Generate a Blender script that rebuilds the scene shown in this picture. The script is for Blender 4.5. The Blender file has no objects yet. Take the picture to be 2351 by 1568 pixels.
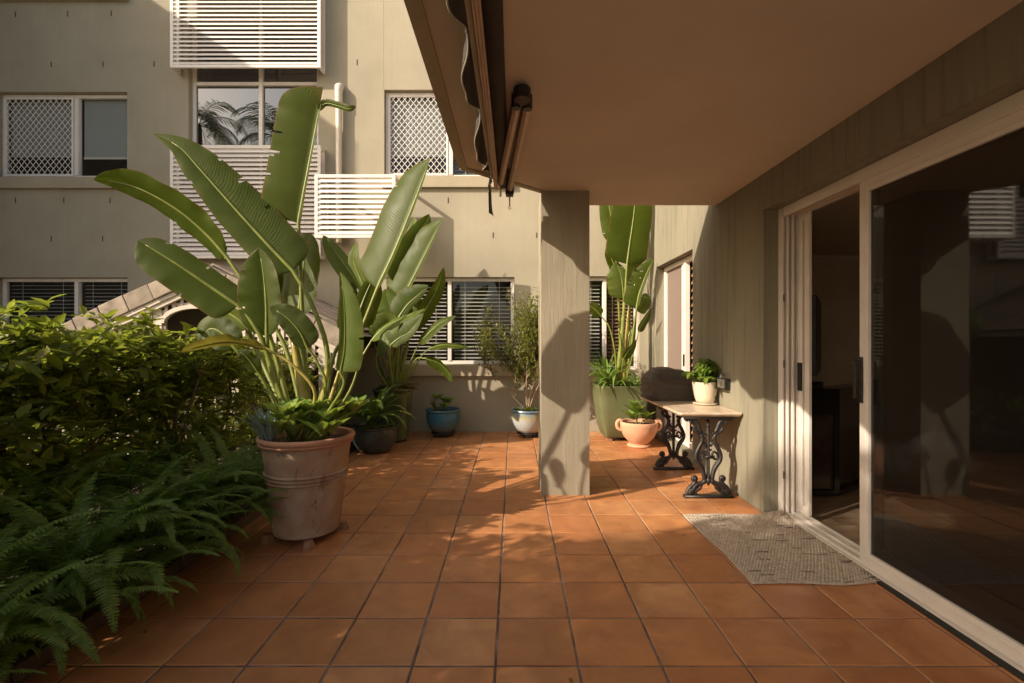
import bpy, math, random
import numpy as np
from mathutils import Vector, Matrix, noise

# ------------------------------------------------------------------ camera, sky, sun, exposure
scene = bpy.context.scene
col = scene.collection
R = math.radians
CAMH = 1.33
FPX = 1110.0            # focal length in units of a 2351 px wide picture
CX, CY = 1179.0, 780.4  # vanishing point in that picture
cam_d = bpy.data.cameras.new('camera')
cam = bpy.data.objects.new('camera', cam_d)
col.objects.link(cam)
cam.location = (0, 0, CAMH)
cam.rotation_euler = (R(90), 0, 0)
cam_d.sensor_width = 36
cam_d.lens = 17.0
cam_d.shift_x = -(CX - 1175.5) / 2351
cam_d.shift_y = (CY - 784.0) / 2351
cam_d.clip_start = 0.05
cam_d.clip_end = 2000
scene.camera = cam

SUN = Vector((1.0, 0.574, -0.69)).normalized()   # direction the light travels
world = bpy.data.worlds.new('World')
scene.world = world
world.use_nodes = True
wn = world.node_tree.nodes
wl = world.node_tree.links
bg = wn['Background']
sky = wn.new('ShaderNodeTexSky')
sky.sky_type = 'NISHITA'
sky.sun_disc = False
sky.sun_elevation = math.asin(-SUN.z)
sky.sun_rotation = math.atan2(-SUN.x, -SUN.y) % (2 * math.pi)
sky.air_density = 1.0
sky.dust_density = 3.0
sky.ozone_density = 0.6
tint = wn.new('ShaderNodeMix'); tint.data_type = 'RGBA'; tint.blend_type = 'MULTIPLY'
tint.inputs[0].default_value = 1.0
tint.inputs[7].default_value = (1.0, 0.93, 0.82, 1)
wl.new(sky.outputs[0], tint.inputs[6])
wl.new(tint.outputs[2], bg.inputs[0])
bg.inputs[1].default_value = 0.15

sun_d = bpy.data.lights.new('sun', 'SUN')
sun_d.energy = 4.2
sun_d.angle = R(0.6)
sun_d.color = (1.0, 0.87, 0.70)
sun = bpy.data.objects.new('sun', sun_d)
sun.rotation_euler = SUN.to_track_quat('-Z', 'Y').to_euler()
sun.location = (-8, -5, 12)
col.objects.link(sun)

vs = scene.view_settings
vs.view_transform = 'Standard'
vs.look = 'None'
vs.gamma = 1.0
vs.exposure = 0.74
scene.cycles.use_denoising = True
scene.cycles.max_bounces = 10
scene.cycles.transparent_max_bounces = 16
scene.cycles.sample_clamp_indirect = 4.0

# ------------------------------------------------------------------ helpers
def P(x, y, Y):
    """point of the place at depth Y that the 2351 px wide picture shows at (x, y)"""
    return Vector(((x - CX) / FPX * Y, Y, CAMH - (y - CY) / FPX * Y))

def PC(x, y, Y):
    return P(206.9 + x * .5172, 182 + y * .5172, Y)

def P7(x, y, Y):
    return P(1324 + x * .3696, 446.9 + y * .3696, Y)

def rng(seed):
    return random.Random(seed)

class MB:
    def __init__(s):
        s.v = []; s.f = []; s.uv = {}
    def add(s, V, F, UV=None):
        n = len(s.v)
        s.v += [tuple(p) for p in V]
        s.f += [tuple(i + n for i in q) for q in F]
        if UV:
            for i, u in enumerate(UV): s.uv[n + i] = u
        return s
    def box(s, x0, x1, y0, y1, z0, z1):
        if x0 > x1: x0, x1 = x1, x0
        if y0 > y1: y0, y1 = y1, y0
        if z0 > z1: z0, z1 = z1, z0
        V = [(x0,y0,z0),(x1,y0,z0),(x1,y1,z0),(x0,y1,z0),(x0,y0,z1),(x1,y0,z1),(x1,y1,z1),(x0,y1,z1)]
        return s.add(V, [(0,3,2,1),(4,5,6,7),(0,1,5,4),(1,2,6,5),(2,3,7,6),(3,0,4,7)])
    def bar(s, a, b, w, t, up=(0,0,1)):
        """box from a to b, w across (perpendicular to up), t along up"""
        a = Vector(a); b = Vector(b); d = (b - a).normalized()
        u = Vector(up); sd = d.cross(u)
        if sd.length < 1e-5: sd = d.cross(Vector((1, 0, 0)))
        sd.normalize(); u = sd.cross(d).normalized()
        V = []
        for p in (a, b):
            for i, j in ((-1,-1),(1,-1),(1,1),(-1,1)):
                V.append(p + sd * (w / 2 * i) + u * (t / 2 * j))
        return s.add(V, [(0,1,2,3),(7,6,5,4),(0,4,5,1),(1,5,6,2),(2,6,7,3),(3,7,4,0)])
    def tube(s, path, rad, n=8, cap=True):
        path = [Vector(p) for p in path]
        if not hasattr(rad, '__len__'): rad = [rad] * len(path)
        V = []; F = []
        ref = None
        for i, p in enumerate(path):
            d = path[min(i + 1, len(path) - 1)] - path[max(i - 1, 0)]
            d = d.normalized() if d.length > 1e-9 else Vector((0, 0, 1))
            if ref is None:
                ref = d.cross(Vector((0, 0, 1)))
                if ref.length < 1e-3: ref = d.cross(Vector((1, 0, 0)))
            ref = (ref - d * ref.dot(d)).normalized()
            b = d.cross(ref)
            for k in range(n):
                a = 2 * math.pi * k / n
                V.append(p + (ref * math.cos(a) + b * math.sin(a)) * rad[i])
        for i in range(len(path) - 1):
            for k in range(n):
                k2 = (k + 1) % n
                F.append((i*n+k, i*n+k2, (i+1)*n+k2, (i+1)*n+k))
        if cap:
            F.append(tuple(range(n - 1, -1, -1)))
            F.append(tuple((len(path)-1)*n + k for k in range(n)))
        return s.add(V, F)
    def lathe(s, c, prof, n=40, sq=0.0, wob=0.0):
        """profile of (radius, z) spun about the upright axis through c; sq>0 makes it squarish"""
        V = []; F = []
        for r, z in prof:
            for k in range(n):
                a = 2 * math.pi * k / n
                m = 1.0
                if sq > 0:
                    e = 2 + sq
                    m = (abs(math.cos(a))**e + abs(math.sin(a))**e) ** (-1.0 / e)
                if wob: m *= 1 + wob * noise.noise(Vector((math.cos(a) * 1.3, math.sin(a) * 1.3, z * 3)))
                V.append((c[0] + r*m*math.cos(a), c[1] + r*m*math.sin(a), c[2] + z))
        for i in range(len(prof) - 1):
            for k in range(n):
                k2 = (k + 1) % n
                F.append((i*n+k, i*n+k2, (i+1)*n+k2, (i+1)*n+k))
        return s.add(V, F)
    def disc(s, c, r, n=32, sq=0.0):
        V = [tuple(c)]; F = []
        for k in range(n):
            a = 2*math.pi*k/n
            m = 1.0
            if sq > 0:
                e = 2 + sq
                m = (abs(math.cos(a))**e + abs(math.sin(a))**e) ** (-1.0/e)
            V.append((c[0]+r*m*math.cos(a), c[1]+r*m*math.sin(a), c[2] + .012*noise.noise(Vector((k*.7, c[0], c[1])))))
        for k in range(n): F.append((0, 1+k, 1+(k+1) % n))
        return s.add(V, F)
    def mesh(s, name, off=(0,0,0), smooth=False):
        me = bpy.data.meshes.new(name)
        o = Vector(off)
        me.from_pydata([(p[0]-o.x, p[1]-o.y, p[2]-o.z) for p in s.v], [], s.f)
        if s.uv:
            l = me.uv_layers.new(name='UVMap')
            for i, lp in enumerate(me.loops):
                l.data[i].uv = s.uv.get(lp.vertex_index, (0, 0))
        if smooth: me.polygons.foreach_set('use_smooth', [True] * len(me.polygons))
        me.update()
        return me
    def build(s, name, m, parent=None, smooth=False, bevel=0, auto=0):
        """one mesh object; under a parent the mesh is stored relative to the thing's base"""
        off = base_of(parent) if parent else Vector((0, 0, 0))
        me = s.mesh(name, off, smooth)
        if m: me.materials.append(m)
        o = bpy.data.objects.new(name, me)
        col.objects.link(o)
        if parent: o.parent = parent
        if bevel:
            b = o.modifiers.new('bevel', 'BEVEL'); b.width = bevel; b.segments = 2
            b.limit_method = 'ANGLE'; b.angle_limit = R(40)
        if auto and smooth:
            me.polygons.foreach_set('use_smooth', [True] * len(me.polygons))
            for e in me.edges: pass
            try: me.set_sharp_from_angle(angle=R(auto))
            except Exception: pass
        return o

def base_of(o):
    while o.parent: o = o.parent
    return Vector(o.location)

def tag(o, label=None, cat=None, group=None, kind=None):
    if label: o['label'] = label
    if cat: o['category'] = cat
    if group: o['group'] = group
    if kind: o['kind'] = kind
    return o

def thing(name, label, cat, loc, group=None):
    o = bpy.data.objects.new(name, None)
    o.empty_display_size = .1
    o.location = loc
    col.objects.link(o)
    return tag(o, label, cat, group)

def inst(name, me, parent, loc, rot=(0,0,0), sc=(1,1,1)):
    """an object on shared mesh data, placed in world space under a thing"""
    o = bpy.data.objects.new(name, me)
    col.objects.link(o)
    if parent:
        o.parent = parent
        loc = Vector(loc) - base_of(parent)
    o.location = loc; o.rotation_euler = rot; o.scale = sc
    return o

def np_mesh(name, V, F, m, smooth=False):
    me = bpy.data.meshes.new(name)
    V = np.asarray(V, dtype=np.float32); F = np.asarray(F, dtype=np.int32)
    k = F.shape[1]
    me.vertices.add(len(V)); me.vertices.foreach_set('co', V.ravel())
    me.loops.add(F.size); me.loops.foreach_set('vertex_index', F.ravel())
    me.polygons.add(len(F))
    me.polygons.foreach_set('loop_start', np.arange(0, F.size, k, dtype=np.int32))
    me.polygons.foreach_set('loop_total', np.full(len(F), k, dtype=np.int32))
    if smooth: me.polygons.foreach_set('use_smooth', np.ones(len(F), dtype=bool))
    me.update(calc_edges=True)
    me.validate()
    if m: me.materials.append(m)
    return me

def bez(pts, n):
    """smooth curve through the points (Catmull-Rom)"""
    pts = [Vector(p) for p in pts]
    if len(pts) == 2:
        return [pts[0].lerp(pts[1], i / (n - 1)) for i in range(n)]
    q = [pts[0] * 2 - pts[1]] + pts + [pts[-1] * 2 - pts[-2]]
    out = []
    m = len(pts) - 1
    for i in range(n):
        t = i / (n - 1) * m
        k = min(int(t), m - 1); t -= k
        a, b, c, d = q[k], q[k+1], q[k+2], q[k+3]
        out.append(.5 * ((2*b) + (c-a)*t + (2*a-5*b+4*c-d)*t*t + (3*b-a-3*c+d)*t**3))
    return out

# ------------------------------------------------------------------ materials
MATS = {}
class N:
    """small node helper"""
    def __init__(s, name):
        s.m = bpy.data.materials.new(name); s.m.use_nodes = True
        s.t = s.m.node_tree; s.p = s.t.nodes['Principled BSDF']; s.out = s.t.nodes['Material Output']
    def n(s, typ, **kw):
        x = s.t.nodes.new(typ)
        for k, v in kw.items(): setattr(x, k, v)
        return x
    def l(s, a, b): s.t.links.new(a, b)
    def coord(s, scale=(1,1,1), which='Object', rnd=False):
        tc = s.n('ShaderNodeTexCoord'); mp = s.n('ShaderNodeMapping')
        mp.inputs['Scale'].default_value = scale
        s.l(tc.outputs[which], mp.inputs[0])
        if rnd:
            oi = s.n('ShaderNodeObjectInfo'); mu = s.n('ShaderNodeMath', operation='MULTIPLY')
            mu.inputs[1].default_value = 57.0
            s.l(oi.outputs['Random'], mu.inputs[0]); s.l(mu.outputs[0], mp.inputs['Location'])
        return mp.outputs[0]
    def noise(s, vec, scale=5, detail=4, rough=.55, dist=0):
        x = s.n('ShaderNodeTexNoise')
        x.inputs['Scale'].default_value = scale; x.inputs['Detail'].default_value = detail
        x.inputs['Roughness'].default_value = rough; x.inputs['Distortion'].default_value = dist
        s.l(vec, x.inputs['Vector'])
        return x.outputs['Fac']
    def ramp(s, fac, stops):
        x = s.n('ShaderNodeValToRGB')
        e = x.color_ramp.elements
        while len(e) < len(stops): e.new(.5)
        for i, (p, c) in enumerate(stops):
            e[i].position = p
            e[i].color = (c, c, c, 1) if not hasattr(c, '__len__') else (c[0], c[1], c[2], 1)
        s.l(fac, x.inputs[0])
        return x.outputs[0]
    def mix(s, fac, a, b, blend='MIX'):
        x = s.n('ShaderNodeMix', data_type='RGBA', blend_type=blend)
        for v, i in ((fac, 0), (a, 6), (b, 7)):
            if hasattr(v, 'is_linked'): s.l(v, x.inputs[i])
            elif i == 0: x.inputs[0].default_value = v
            else: x.inputs[i].default_value = (v[0], v[1], v[2], 1)
        return x.outputs[2]
    def math(s, op, a, b=None):
        x = s.n('ShaderNodeMath', operation=op)
        for i, v in ((0, a), (1, b)):
            if v is None: continue
            if hasattr(v, 'is_linked'): s.l(v, x.inputs[i])
            else: x.inputs[i].default_value = v
        return x.outputs[0]
    def bump(s, h, strength=.3, dist=.01, prev=None):
        x = s.n('ShaderNodeBump')
        x.inputs['Strength'].default_value = strength; x.inputs['Distance'].default_value = dist
        s.l(h, x.inputs['Height'])
        if prev is not None: s.l(prev, x.inputs['Normal'])
        s.l(x.outputs[0], s.p.inputs['Normal'])
        return x.outputs[0]
    def base(s, c):
        if hasattr(c, 'is_linked'): s.l(c, s.p.inputs['Base Color'])
        else: s.p.inputs['Base Color'].default_value = (c[0], c[1], c[2], 1)
    def set(s, rough=None, metal=None, spec=None):
        if rough is not None:
            if hasattr(rough, 'is_linked'): s.l(rough, s.p.inputs['Roughness'])
            else: s.p.inputs['Roughness'].default_value = rough
        if metal is not None: s.p.inputs['Metallic'].default_value = metal
        if spec is not None: s.p.inputs['Specular IOR Level'].default_value = spec

def sc3(c, k): return (c[0]*k, c[1]*k, c[2]*k)

def plain(name, c, rough=.5, var=.12, scale=6, bump=0, bscale=80, bdist=.002, metal=0, stretch=(1,1,1), spec=None, rnd=0):
    g = N(name)
    v = g.coord(stretch)
    f = g.noise(v, scale, 5)
    cc = g.mix(g.ramp(f, [(.3, 0), (.7, 1)]), sc3(c, 1 - var), sc3(c, 1 + var))
    if rnd:
        oi = g.n('ShaderNodeObjectInfo')
        hs = g.n('ShaderNodeHueSaturation')
        mr = g.n('ShaderNodeMapRange'); mr.inputs[3].default_value = 1 - rnd; mr.inputs[4].default_value = 1 + rnd
        g.l(oi.outputs['Random'], mr.inputs[0]); g.l(mr.outputs[0], hs.inputs['Value']); g.l(cc, hs.inputs['Color'])
        cc = hs.outputs[0]
    g.base(cc)
    g.set(rough, metal, spec)
    if bump: g.bump(g.noise(v, bscale, 3), bump, bdist)
    MATS[name] = g.m
    return g.m

def stucco(name, c, stain=.25, ridge=.5, rz=4.0, rs=26, dist=.006, streak=True, warp=.3):
    """bagged render with upright trowel ridges and weather streaks"""
    g = N(name)
    v = g.coord((1, 1, 1))
    big = g.noise(v, .9, 4, .6)
    vs_ = g.coord((16, 16, .8))
    st = g.noise(vs_, 1.0, 5, .65)
    c1 = g.mix(g.ramp(big, [(.3, 0), (.72, 1)]), sc3(c, .86), sc3(c, 1.1))
    if streak:
        c1 = g.mix(g.math('MULTIPLY', g.ramp(st, [(.5, 0), (.75, 1)]), stain), c1, sc3(c, .42))
    fine = g.noise(g.coord((1, 1, .5)), 140, 2)
    c1 = g.mix(g.math('MULTIPLY', fine, .25), c1, sc3(c, .7))
    g.base(c1); g.set(.92, spec=.2)
    r1 = g.noise(g.coord((rs, rs, rz)), 1.0, 4, .6, warp)
    b1 = g.bump(r1, ridge, dist)
    g.bump(fine, .25, .002, b1)
    MATS[name] = g.m
    return g.m

stucco('facade', (.395, .35, .262), stain=.10, ridge=.35, rz=5, rs=46, dist=.004)
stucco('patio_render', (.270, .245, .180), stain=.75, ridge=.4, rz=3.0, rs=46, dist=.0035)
stucco('pillar_render', (.345, .30, .222), stain=.12, ridge=.55, rz=3.4, rs=60, dist=.006, warp=.1)
stucco('trim_render', (.44, .375, .27), stain=.1, ridge=.3, rz=14, rs=30, dist=.003)
plain('ceiling_paint', (.64, .54, .43), .85, .10, .8, .15, 160, .001)
plain('white_metal', (.78, .72, .66), .38, .04, 8, rnd=.03)
plain('door_paint', (.70, .64, .58), .36, .05, 5)
plain('black_iron', (.035, .030, .028), .45, .35, 30, .6, 90, .002, metal=.4)
plain('black_plastic', (.02, .018, .017), .4, .2, 20)
plain('rubber', (.02, .02, .018), .8, .2, 20)
plain('soil', (.06, .04, .025), .95, .4, 30, 1.0, 60, .02)
plain('wood_trim', (.42, .30, .19), .5, .18, 3, .1, 60, .001, stretch=(12, 1, 12))
plain('tan_plastic', (.55, .42, .33), .5, .1, 10)
plain('pipe_paint', (.66, .58, .47), .5, .06, 6)
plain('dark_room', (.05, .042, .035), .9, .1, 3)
plain('blind_white', (.62, .58, .52), .5, .06, 6, rnd=.06)
plain('blind_wood', (.30, .17, .09), .5, .15, 20, rnd=.1)
plain('blind_fabric', (.42, .43, .42), .9, .04, 4)
plain('stone_cap', (.27, .22, .17), .9, .35, 7, .5, 60, .004, rnd=.12)
plain('roof_tile', (.25, .19, .15), .9, .3, 10, .4, 60, .004, rnd=.15)
plain('porch_paint', (.55, .48, .40), .6, .08, 8)
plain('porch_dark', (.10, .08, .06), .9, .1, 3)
plain('picket_paint', (.42, .38, .33), .6, .1, 8, rnd=.08)
plain('garden_soil', (.07, .05, .03), .95, .4, 9, 1.0, 40, .02)
plain('ground_dirt', (.12, .095, .06), .95, .35, 3, .5, 20, .02)
plain('kerb_clay', (.10, .055, .03), .85, .25, 12, .4, 60, .003)
plain('plant_pot_clay', (.30, .15, .085), .85, .2, 6, .3, 80, .002)
plain('bark', (.13, .085, .05), .9, .35, 18, .7, 50, .004, stretch=(1,1,.3))
plain('pale_bark', (.30, .22, .15), .9, .3, 25, .4, 70, .002)
plain('interior_paint', (.66, .56, .46), .8, .05, 2)
plain('canvas_dark', (.055, .045, .036), .9, .25, 9, .5, 120, .002)
plain('canvas_hem', (.40, .36, .30), .9, .1, 20)
plain('aluminium', (.60, .47, .36), .45, .08, 12, metal=.25)
plain('aluminium_dark', (.30, .19, .12), .45, .12, 12, metal=.25)
plain('herb_pot_glaze', (.68, .58, .44), .35, .05, 5)
plain('planter_green', (.085, .105, .045), .32, .25, 4)
plain('planter_olive', (.125, .135, .060), .6, .12, 5, .1, 90, .001)
plain('bowl_glaze', (.05, .06, .06), .25, .4, 8)
plain('bowl_clay', (.62, .33, .20), .75, .10, 7, .2, 90, .001)

def terracotta_tile():
    g = N('terracotta_tile')
    v = g.coord((1, 1, 1), rnd=True)
    oi = g.n('ShaderNodeObjectInfo')
    base = g.ramp(oi.outputs['Random'], [(0, (.43, .180, .068)), (.25, (.57, .255, .098)), (.5, (.47, .185, .069)), (.75, (.54, .220, .080)), (1, (.60, .295, .128))])
    f1 = g.noise(v, 5, 5, .6, .6)
    c = g.mix(g.ramp(f1, [(.32, 0), (.72, .95)]), base, (.34, .135, .055))
    f2 = g.noise(v, 11, 4, .6)
    c = g.mix(g.ramp(f2, [(.58, 0), (.85, .45)]), c, (.60, .29, .13))
    sp = g.noise(v, 90, 2)
    c = g.mix(g.ramp(sp, [(.70, 0), (.78, .5)]), c, (.16, .06, .03))
    g.base(c)
    g.set(g.ramp(g.noise(v, 7, 4), [(.3, .30), (.75, .52)]), spec=.45)
    b = g.bump(g.noise(v, 9, 3), .18, .004)
    g.bump(g.noise(v, 150, 2), .12, .001, b)
    MATS['tile'] = g.m
terracotta_tile()
def grout():
    g = N('grout')
    v = g.coord()
    f = g.noise(v, 2.2, 5, .7)
    c = g.mix(g.ramp(f, [(.42, 0), (.6, 1)]), (.085, .068, .058), (.30, .245, .205))
    g.base(c); g.set(.95); g.bump(g.noise(v, 120, 2), .4, .002)
    MATS['grout'] = g.m
grout()

def glass(name, refl, dark, tcol=(.6,.6,.6), rough=.0):
    """window pane: a share of mirror, the rest clear, or a dark film"""
    g = N(name)
    t = g.t
    gl = g.n('ShaderNodeBsdfGlossy'); gl.inputs['Roughness'].default_value = rough
    gl.inputs['Color'].default_value = (1, 1, 1, 1)
    tr = g.n('ShaderNodeBsdfTransparent'); tr.inputs['Color'].default_value = (*tcol, 1)
    df = g.n('ShaderNodeBsdfDiffuse'); df.inputs['Color'].default_value = (.014, .013, .012, 1)
    m1 = g.n('ShaderNodeMixShader'); m1.inputs[0].default_value = dark
    g.l(tr.outputs[0], m1.inputs[1]); g.l(df.outputs[0], m1.inputs[2])
    lw = g.n('ShaderNodeLayerWeight'); lw.inputs['Blend'].default_value = .5
    ad = g.math('ADD', g.math('MULTIPLY', g.math('POWER', lw.outputs['Facing'], 4.0), .6), refl + .03)
    m2 = g.n('ShaderNodeMixShader')
    g.l(ad, m2.inputs[0]); g.l(m1.outputs[0], m2.inputs[1]); g.l(gl.outputs[0], m2.inputs[2])
    g.l(m2.outputs[0], g.out.inputs[0])
    MATS[name] = g.m
glass('window_glass', .015, .10, (.84,.86,.86))
glass('mirror_glass', .16, .75)
glass('screen_glass', .016, .76, (.46,.44,.41), .03)
glass('fly_screen', .02, .70, (.5,.45,.4), .2)

def leafmat(name, c1, c2, vein=46, trans=.35, tc=(.35,.55,.05), rough=.38, edge=True, corr=.5):
    """big paddle leaf: side veins from the rib, brown rim, light coming through"""
    g = N(name)
    uv = g.n('ShaderNodeTexCoord').outputs['UV']
    sx = g.n('ShaderNodeSeparateXYZ'); g.l(uv, sx.inputs[0])
    u = g.math('ABSOLUTE', g.math('SUBTRACT', g.math('MULTIPLY', sx.outputs[0], 2), 1))
    vv = g.math('SUBTRACT', sx.outputs[1], g.math('MULTIPLY', g.math('POWER', u, 1.6), .07))
    vv = g.math('ADD', vv, g.math('MULTIPLY', g.noise(g.coord((1, 1, 1)), 5, 3), .035))
    ph = g.math('MULTIPLY', vv, vein * 2 * math.pi)
    wv = g.math('SINE', ph)
    w2 = g.math('SINE', g.math('MULTIPLY', ph, .37))
    oc = g.coord((1, 1, 1))
    nz = g.noise(oc, 9, 4)
    oi = g.n('ShaderNodeObjectInfo')
    c = g.mix(oi.outputs['Random'], c1, c2)
    c = g.mix(g.ramp(nz, [(.3, 0), (.75, .55)]), c, sc3(c2, 1.25))
    vf = g.math('MULTIPLY', g.math('ADD', wv, 1), .07)
    c = g.mix(vf, c, (c2[0]*1.6, c2[1]*1.6, c2[2]*1.3))
    if edge:
        n2 = g.noise(oc, 30, 3)
        e = g.math('ADD', u, g.math('MULTIPLY', g.math('SUBTRACT', n2, .5), .18))
        c = g.mix(g.ramp(e, [(.955, 0), (.99, .9)]), c, (.16, .085, .025))
        tip = g.math('ADD', sx.outputs[1], g.math('MULTIPLY', g.math('SUBTRACT', n2, .5), .10))
        c = g.mix(g.ramp(tip, [(.985, 0), (1.0, .8)]), c, (.15, .075, .022))
    g.base(c); g.set(g.ramp(nz, [(.3, rough - .03), (.75, rough + .14)]), spec=.19)
    h = g.math('ADD', wv, g.math('MULTIPLY', w2, .35))
    g.bump(h, corr * .8, .0009)
    tl = g.n('ShaderNodeBsdfTranslucent')
    g.l(g.mix(.5, c, tc), tl.inputs['Color'])
    ms = g.n('ShaderNodeMixShader'); ms.inputs[0].default_value = trans
    g.l(g.p.outputs[0], ms.inputs[1]); g.l(tl.outputs[0], ms.inputs[2]); g.l(ms.outputs[0], g.out.inputs[0])
    MATS[name] = g.m
leafmat('paddle_leaf', (.032, .050, .005), (.056, .076, .008), 78, .32, (.25, .35, .004))
leafmat('paddle_leaf_light', (.085, .120, .024), (.11, .145, .032), 70, .34, (.24, .34, .02))
leafmat('paddle_leaf_yellow', (.15, .14, .025), (.18, .13, .03), 40, .35, (.45, .40, .05))
leafmat('paddle_leaf_grey', (.040, .056, .009), (.060, .076, .013), 78, .22, (.19, .27, .006), .34)

def foliage(name, c1, c2, c3, trans=.35, rough=.45, tc=(.45,.55,.06)):
    g = N(name)
    ge = g.n('ShaderNodeNewGeometry')
    c = g.ramp(ge.outputs['Random Per Island'], [(0, c1), (.55, c2), (1, c3)])
    g.base(c); g.set(rough, spec=.4)
    tl = g.n('ShaderNodeBsdfTranslucent')
    g.l(g.mix(.45, c, tc), tl.inputs['Color'])
    ms = g.n('ShaderNodeMixShader'); ms.inputs[0].default_value = trans
    g.l(g.p.outputs[0], ms.inputs[1]); g.l(tl.outputs[0], ms.inputs[2]); g.l(ms.outputs[0], g.out.inputs[0])
    MATS[name] = g.m
foliage('hedge_leaf', (.080, .105, .012), (.145, .170, .018), (.26, .245, .032), .45)
foliage('fern_leaf', (.10, .155, .024), (.14, .21, .032), (.20, .27, .045), .38, .5, (.20, .45, .05))
foliage('succulent_leaf', (.15, .24, .04), (.22, .32, .06), (.30, .38, .10), .35)
foliage('blue_succulent', (.16, .22, .22), (.22, .28, .27), (.27, .33, .30), .1)
foliage('ficus_leaf', (.065, .085, .014), (.12, .135, .022), (.20, .19, .035), .35)
foliage('herb_leaf', (.10, .20, .025), (.17, .27, .04), (.24, .33, .07), .4)
foliage('strap_leaf', (.09, .19, .03), (.15, .25, .045), (.22, .30, .07), .35)
foliage('dry_leaf', (.16, .09, .03), (.24, .15, .05), (.22, .20, .05), .2)
foliage('palm_leaf', (.03, .05, .018), (.045, .07, .022), (.06, .08, .03), .2)
plain('stalk', (.17, .195, .035), .4, .25, 14)
plain('stalk_yellow', (.34, .27, .06), .4, .3, 12)
plain('stalk_dry', (.22, .11, .04), .7, .35, 14)

def aged_pot():
    g = N('aged_terracotta')
    v = g.coord()
    f = g.noise(v, 3.2, 6, .62, .5)
    c = g.mix(g.ramp(f, [(.42, 0), (.58, 1)]), (.37, .215, .125), (.45, .335, .24))
    f2 = g.noise(v, 2.1, 5, .7, 1.2)
    c = g.mix(g.ramp(f2, [(.56, 0), (.585, .75)]), c, (.20, .11, .07))
    f3 = g.noise(v, 40, 3)
    c = g.mix(g.math('MULTIPLY', f3, .3), c, (.42, .30, .23))
    g.base(c); g.set(.88, spec=.2); g.bump(f3, .3, .002)
    MATS['aged_terracotta'] = g.m
aged_pot()

def glaze(name, stops, z0, z1, rough=.25):
    """runny glaze in bands of height with drips"""
    g = N(name)
    v = g.coord()
    sp = g.n('ShaderNodeSeparateXYZ'); g.l(v, sp.inputs[0])
    dr = g.noise(g.coord((16, 16, 1.2)), 1, 4)
    bl = g.noise(v, 9, 4)
    z = g.math('ADD', sp.outputs[2], g.math('MULTIPLY', g.math('SUBTRACT', dr, .5), .16))
    z = g.math('ADD', z, g.math('MULTIPLY', g.math('SUBTRACT', bl, .5), .08))
    mr = g.n('ShaderNodeMapRange'); mr.inputs[1].default_value = z0; mr.inputs[2].default_value = z1
    g.l(z, mr.inputs[0])
    g.base(g.ramp(mr.outputs[0], stops)); g.set(rough)
    g.bump(bl, .1, .003)
    MATS[name] = g.m
glaze('blue_glaze', [(0, (.13, .12, .10)), (.3, (.10, .17, .20)), (.6, (.04, .16, .24)), (1, (.06, .15, .20))], .06, .38)
glaze('cream_glaze', [(0, (.46, .44, .39)), (.5, (.40, .43, .42)), (.70, (.36, .31, .17)), (.82, (.22, .29, .31)), (1, (.12, .21, .30))], .06, .38)

def woodfloor():
    g = N('interior_wood')
    v = g.coord((1, 1, 1))
    br = g.n('ShaderNodeTexBrick'); g.l(g.coord((1, 1, 1)), br.inputs[0])
    br.inputs['Scale'].default_value = 1.0
    br.inputs['Brick Width'].default_value = 1.2; br.inputs['Row Height'].default_value = .13
    br.inputs['Mortar Size'].default_value = .003
    br.inputs['Color1'].default_value = (.46, .33, .22, 1); br.inputs['Color2'].default_value = (.52, .38, .26, 1)
    br.inputs['Mortar'].default_value = (.10, .06, .03, 1)
    gr = g.noise(g.coord((3, 40, 1)), 1, 5)
    g.base(g.mix(g.math('MULTIPLY', gr, .35), br.outputs[0], (.26, .17, .10))); g.set(.35)
    MATS['interior_wood'] = g.m
woodfloor()
def stonetop():
    g = N('table_stone')
    v = g.coord((2, 1, 1))
    f = g.noise(v, 5, 6, .6, 1.0)
    g.base(g.mix(g.ramp(f, [(.35, 0), (.65, 1)]), (.50, .38, .27), (.66, .53, .40))); g.set(.35); g.bump(g.noise(v, 90, 2), .1, .001)
    MATS['table_stone'] = g.m
stonetop()
def matweave():
    g = N('mat_weave')
    v = g.coord()
    oi = g.n('ShaderNodeNewGeometry')
    c = g.ramp(oi.outputs['Random Per Island'], [(0, (.38, .30, .24)), (.3, (.48, .40, .32)), (.75, (.56, .47, .38)), (1, (.46, .38, .30))])
    c = g.mix(g.math('MULTIPLY', g.noise(v, 60, 3), .35), c, (.30, .24, .19))
    g.base(c); g.set(.95, spec=.1); g.bump(g.noise(v, 300, 2), .5, .002)
    MATS['mat_weave'] = g.m
matweave()
# ------------------------------------------------------------------ ground, patio floor
T = .34
X0, Y0 = -.073, .275
YF = 7.04               # face of the apartment building
XW = 1.927              # face of the patio wall
ZC = 2.61               # underside of the slab

def struct(mb, name, m, **kw):
    return tag(mb.build(name, m, None, **kw), kind='structure')

g = MB(); g.add([(-400,-400,-.12),(400,-400,-.12),(400,400,-.12),(-400,400,-.12)], [(0,1,2,3)])
struct(g, 'ground', MATS['ground_dirt'])
g = MB(); g.box(-1.93, 2.2, -4, YF - .001, -.10, -.0055)
floor = struct(g, 'patio_floor', MATS['grout'])

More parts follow.
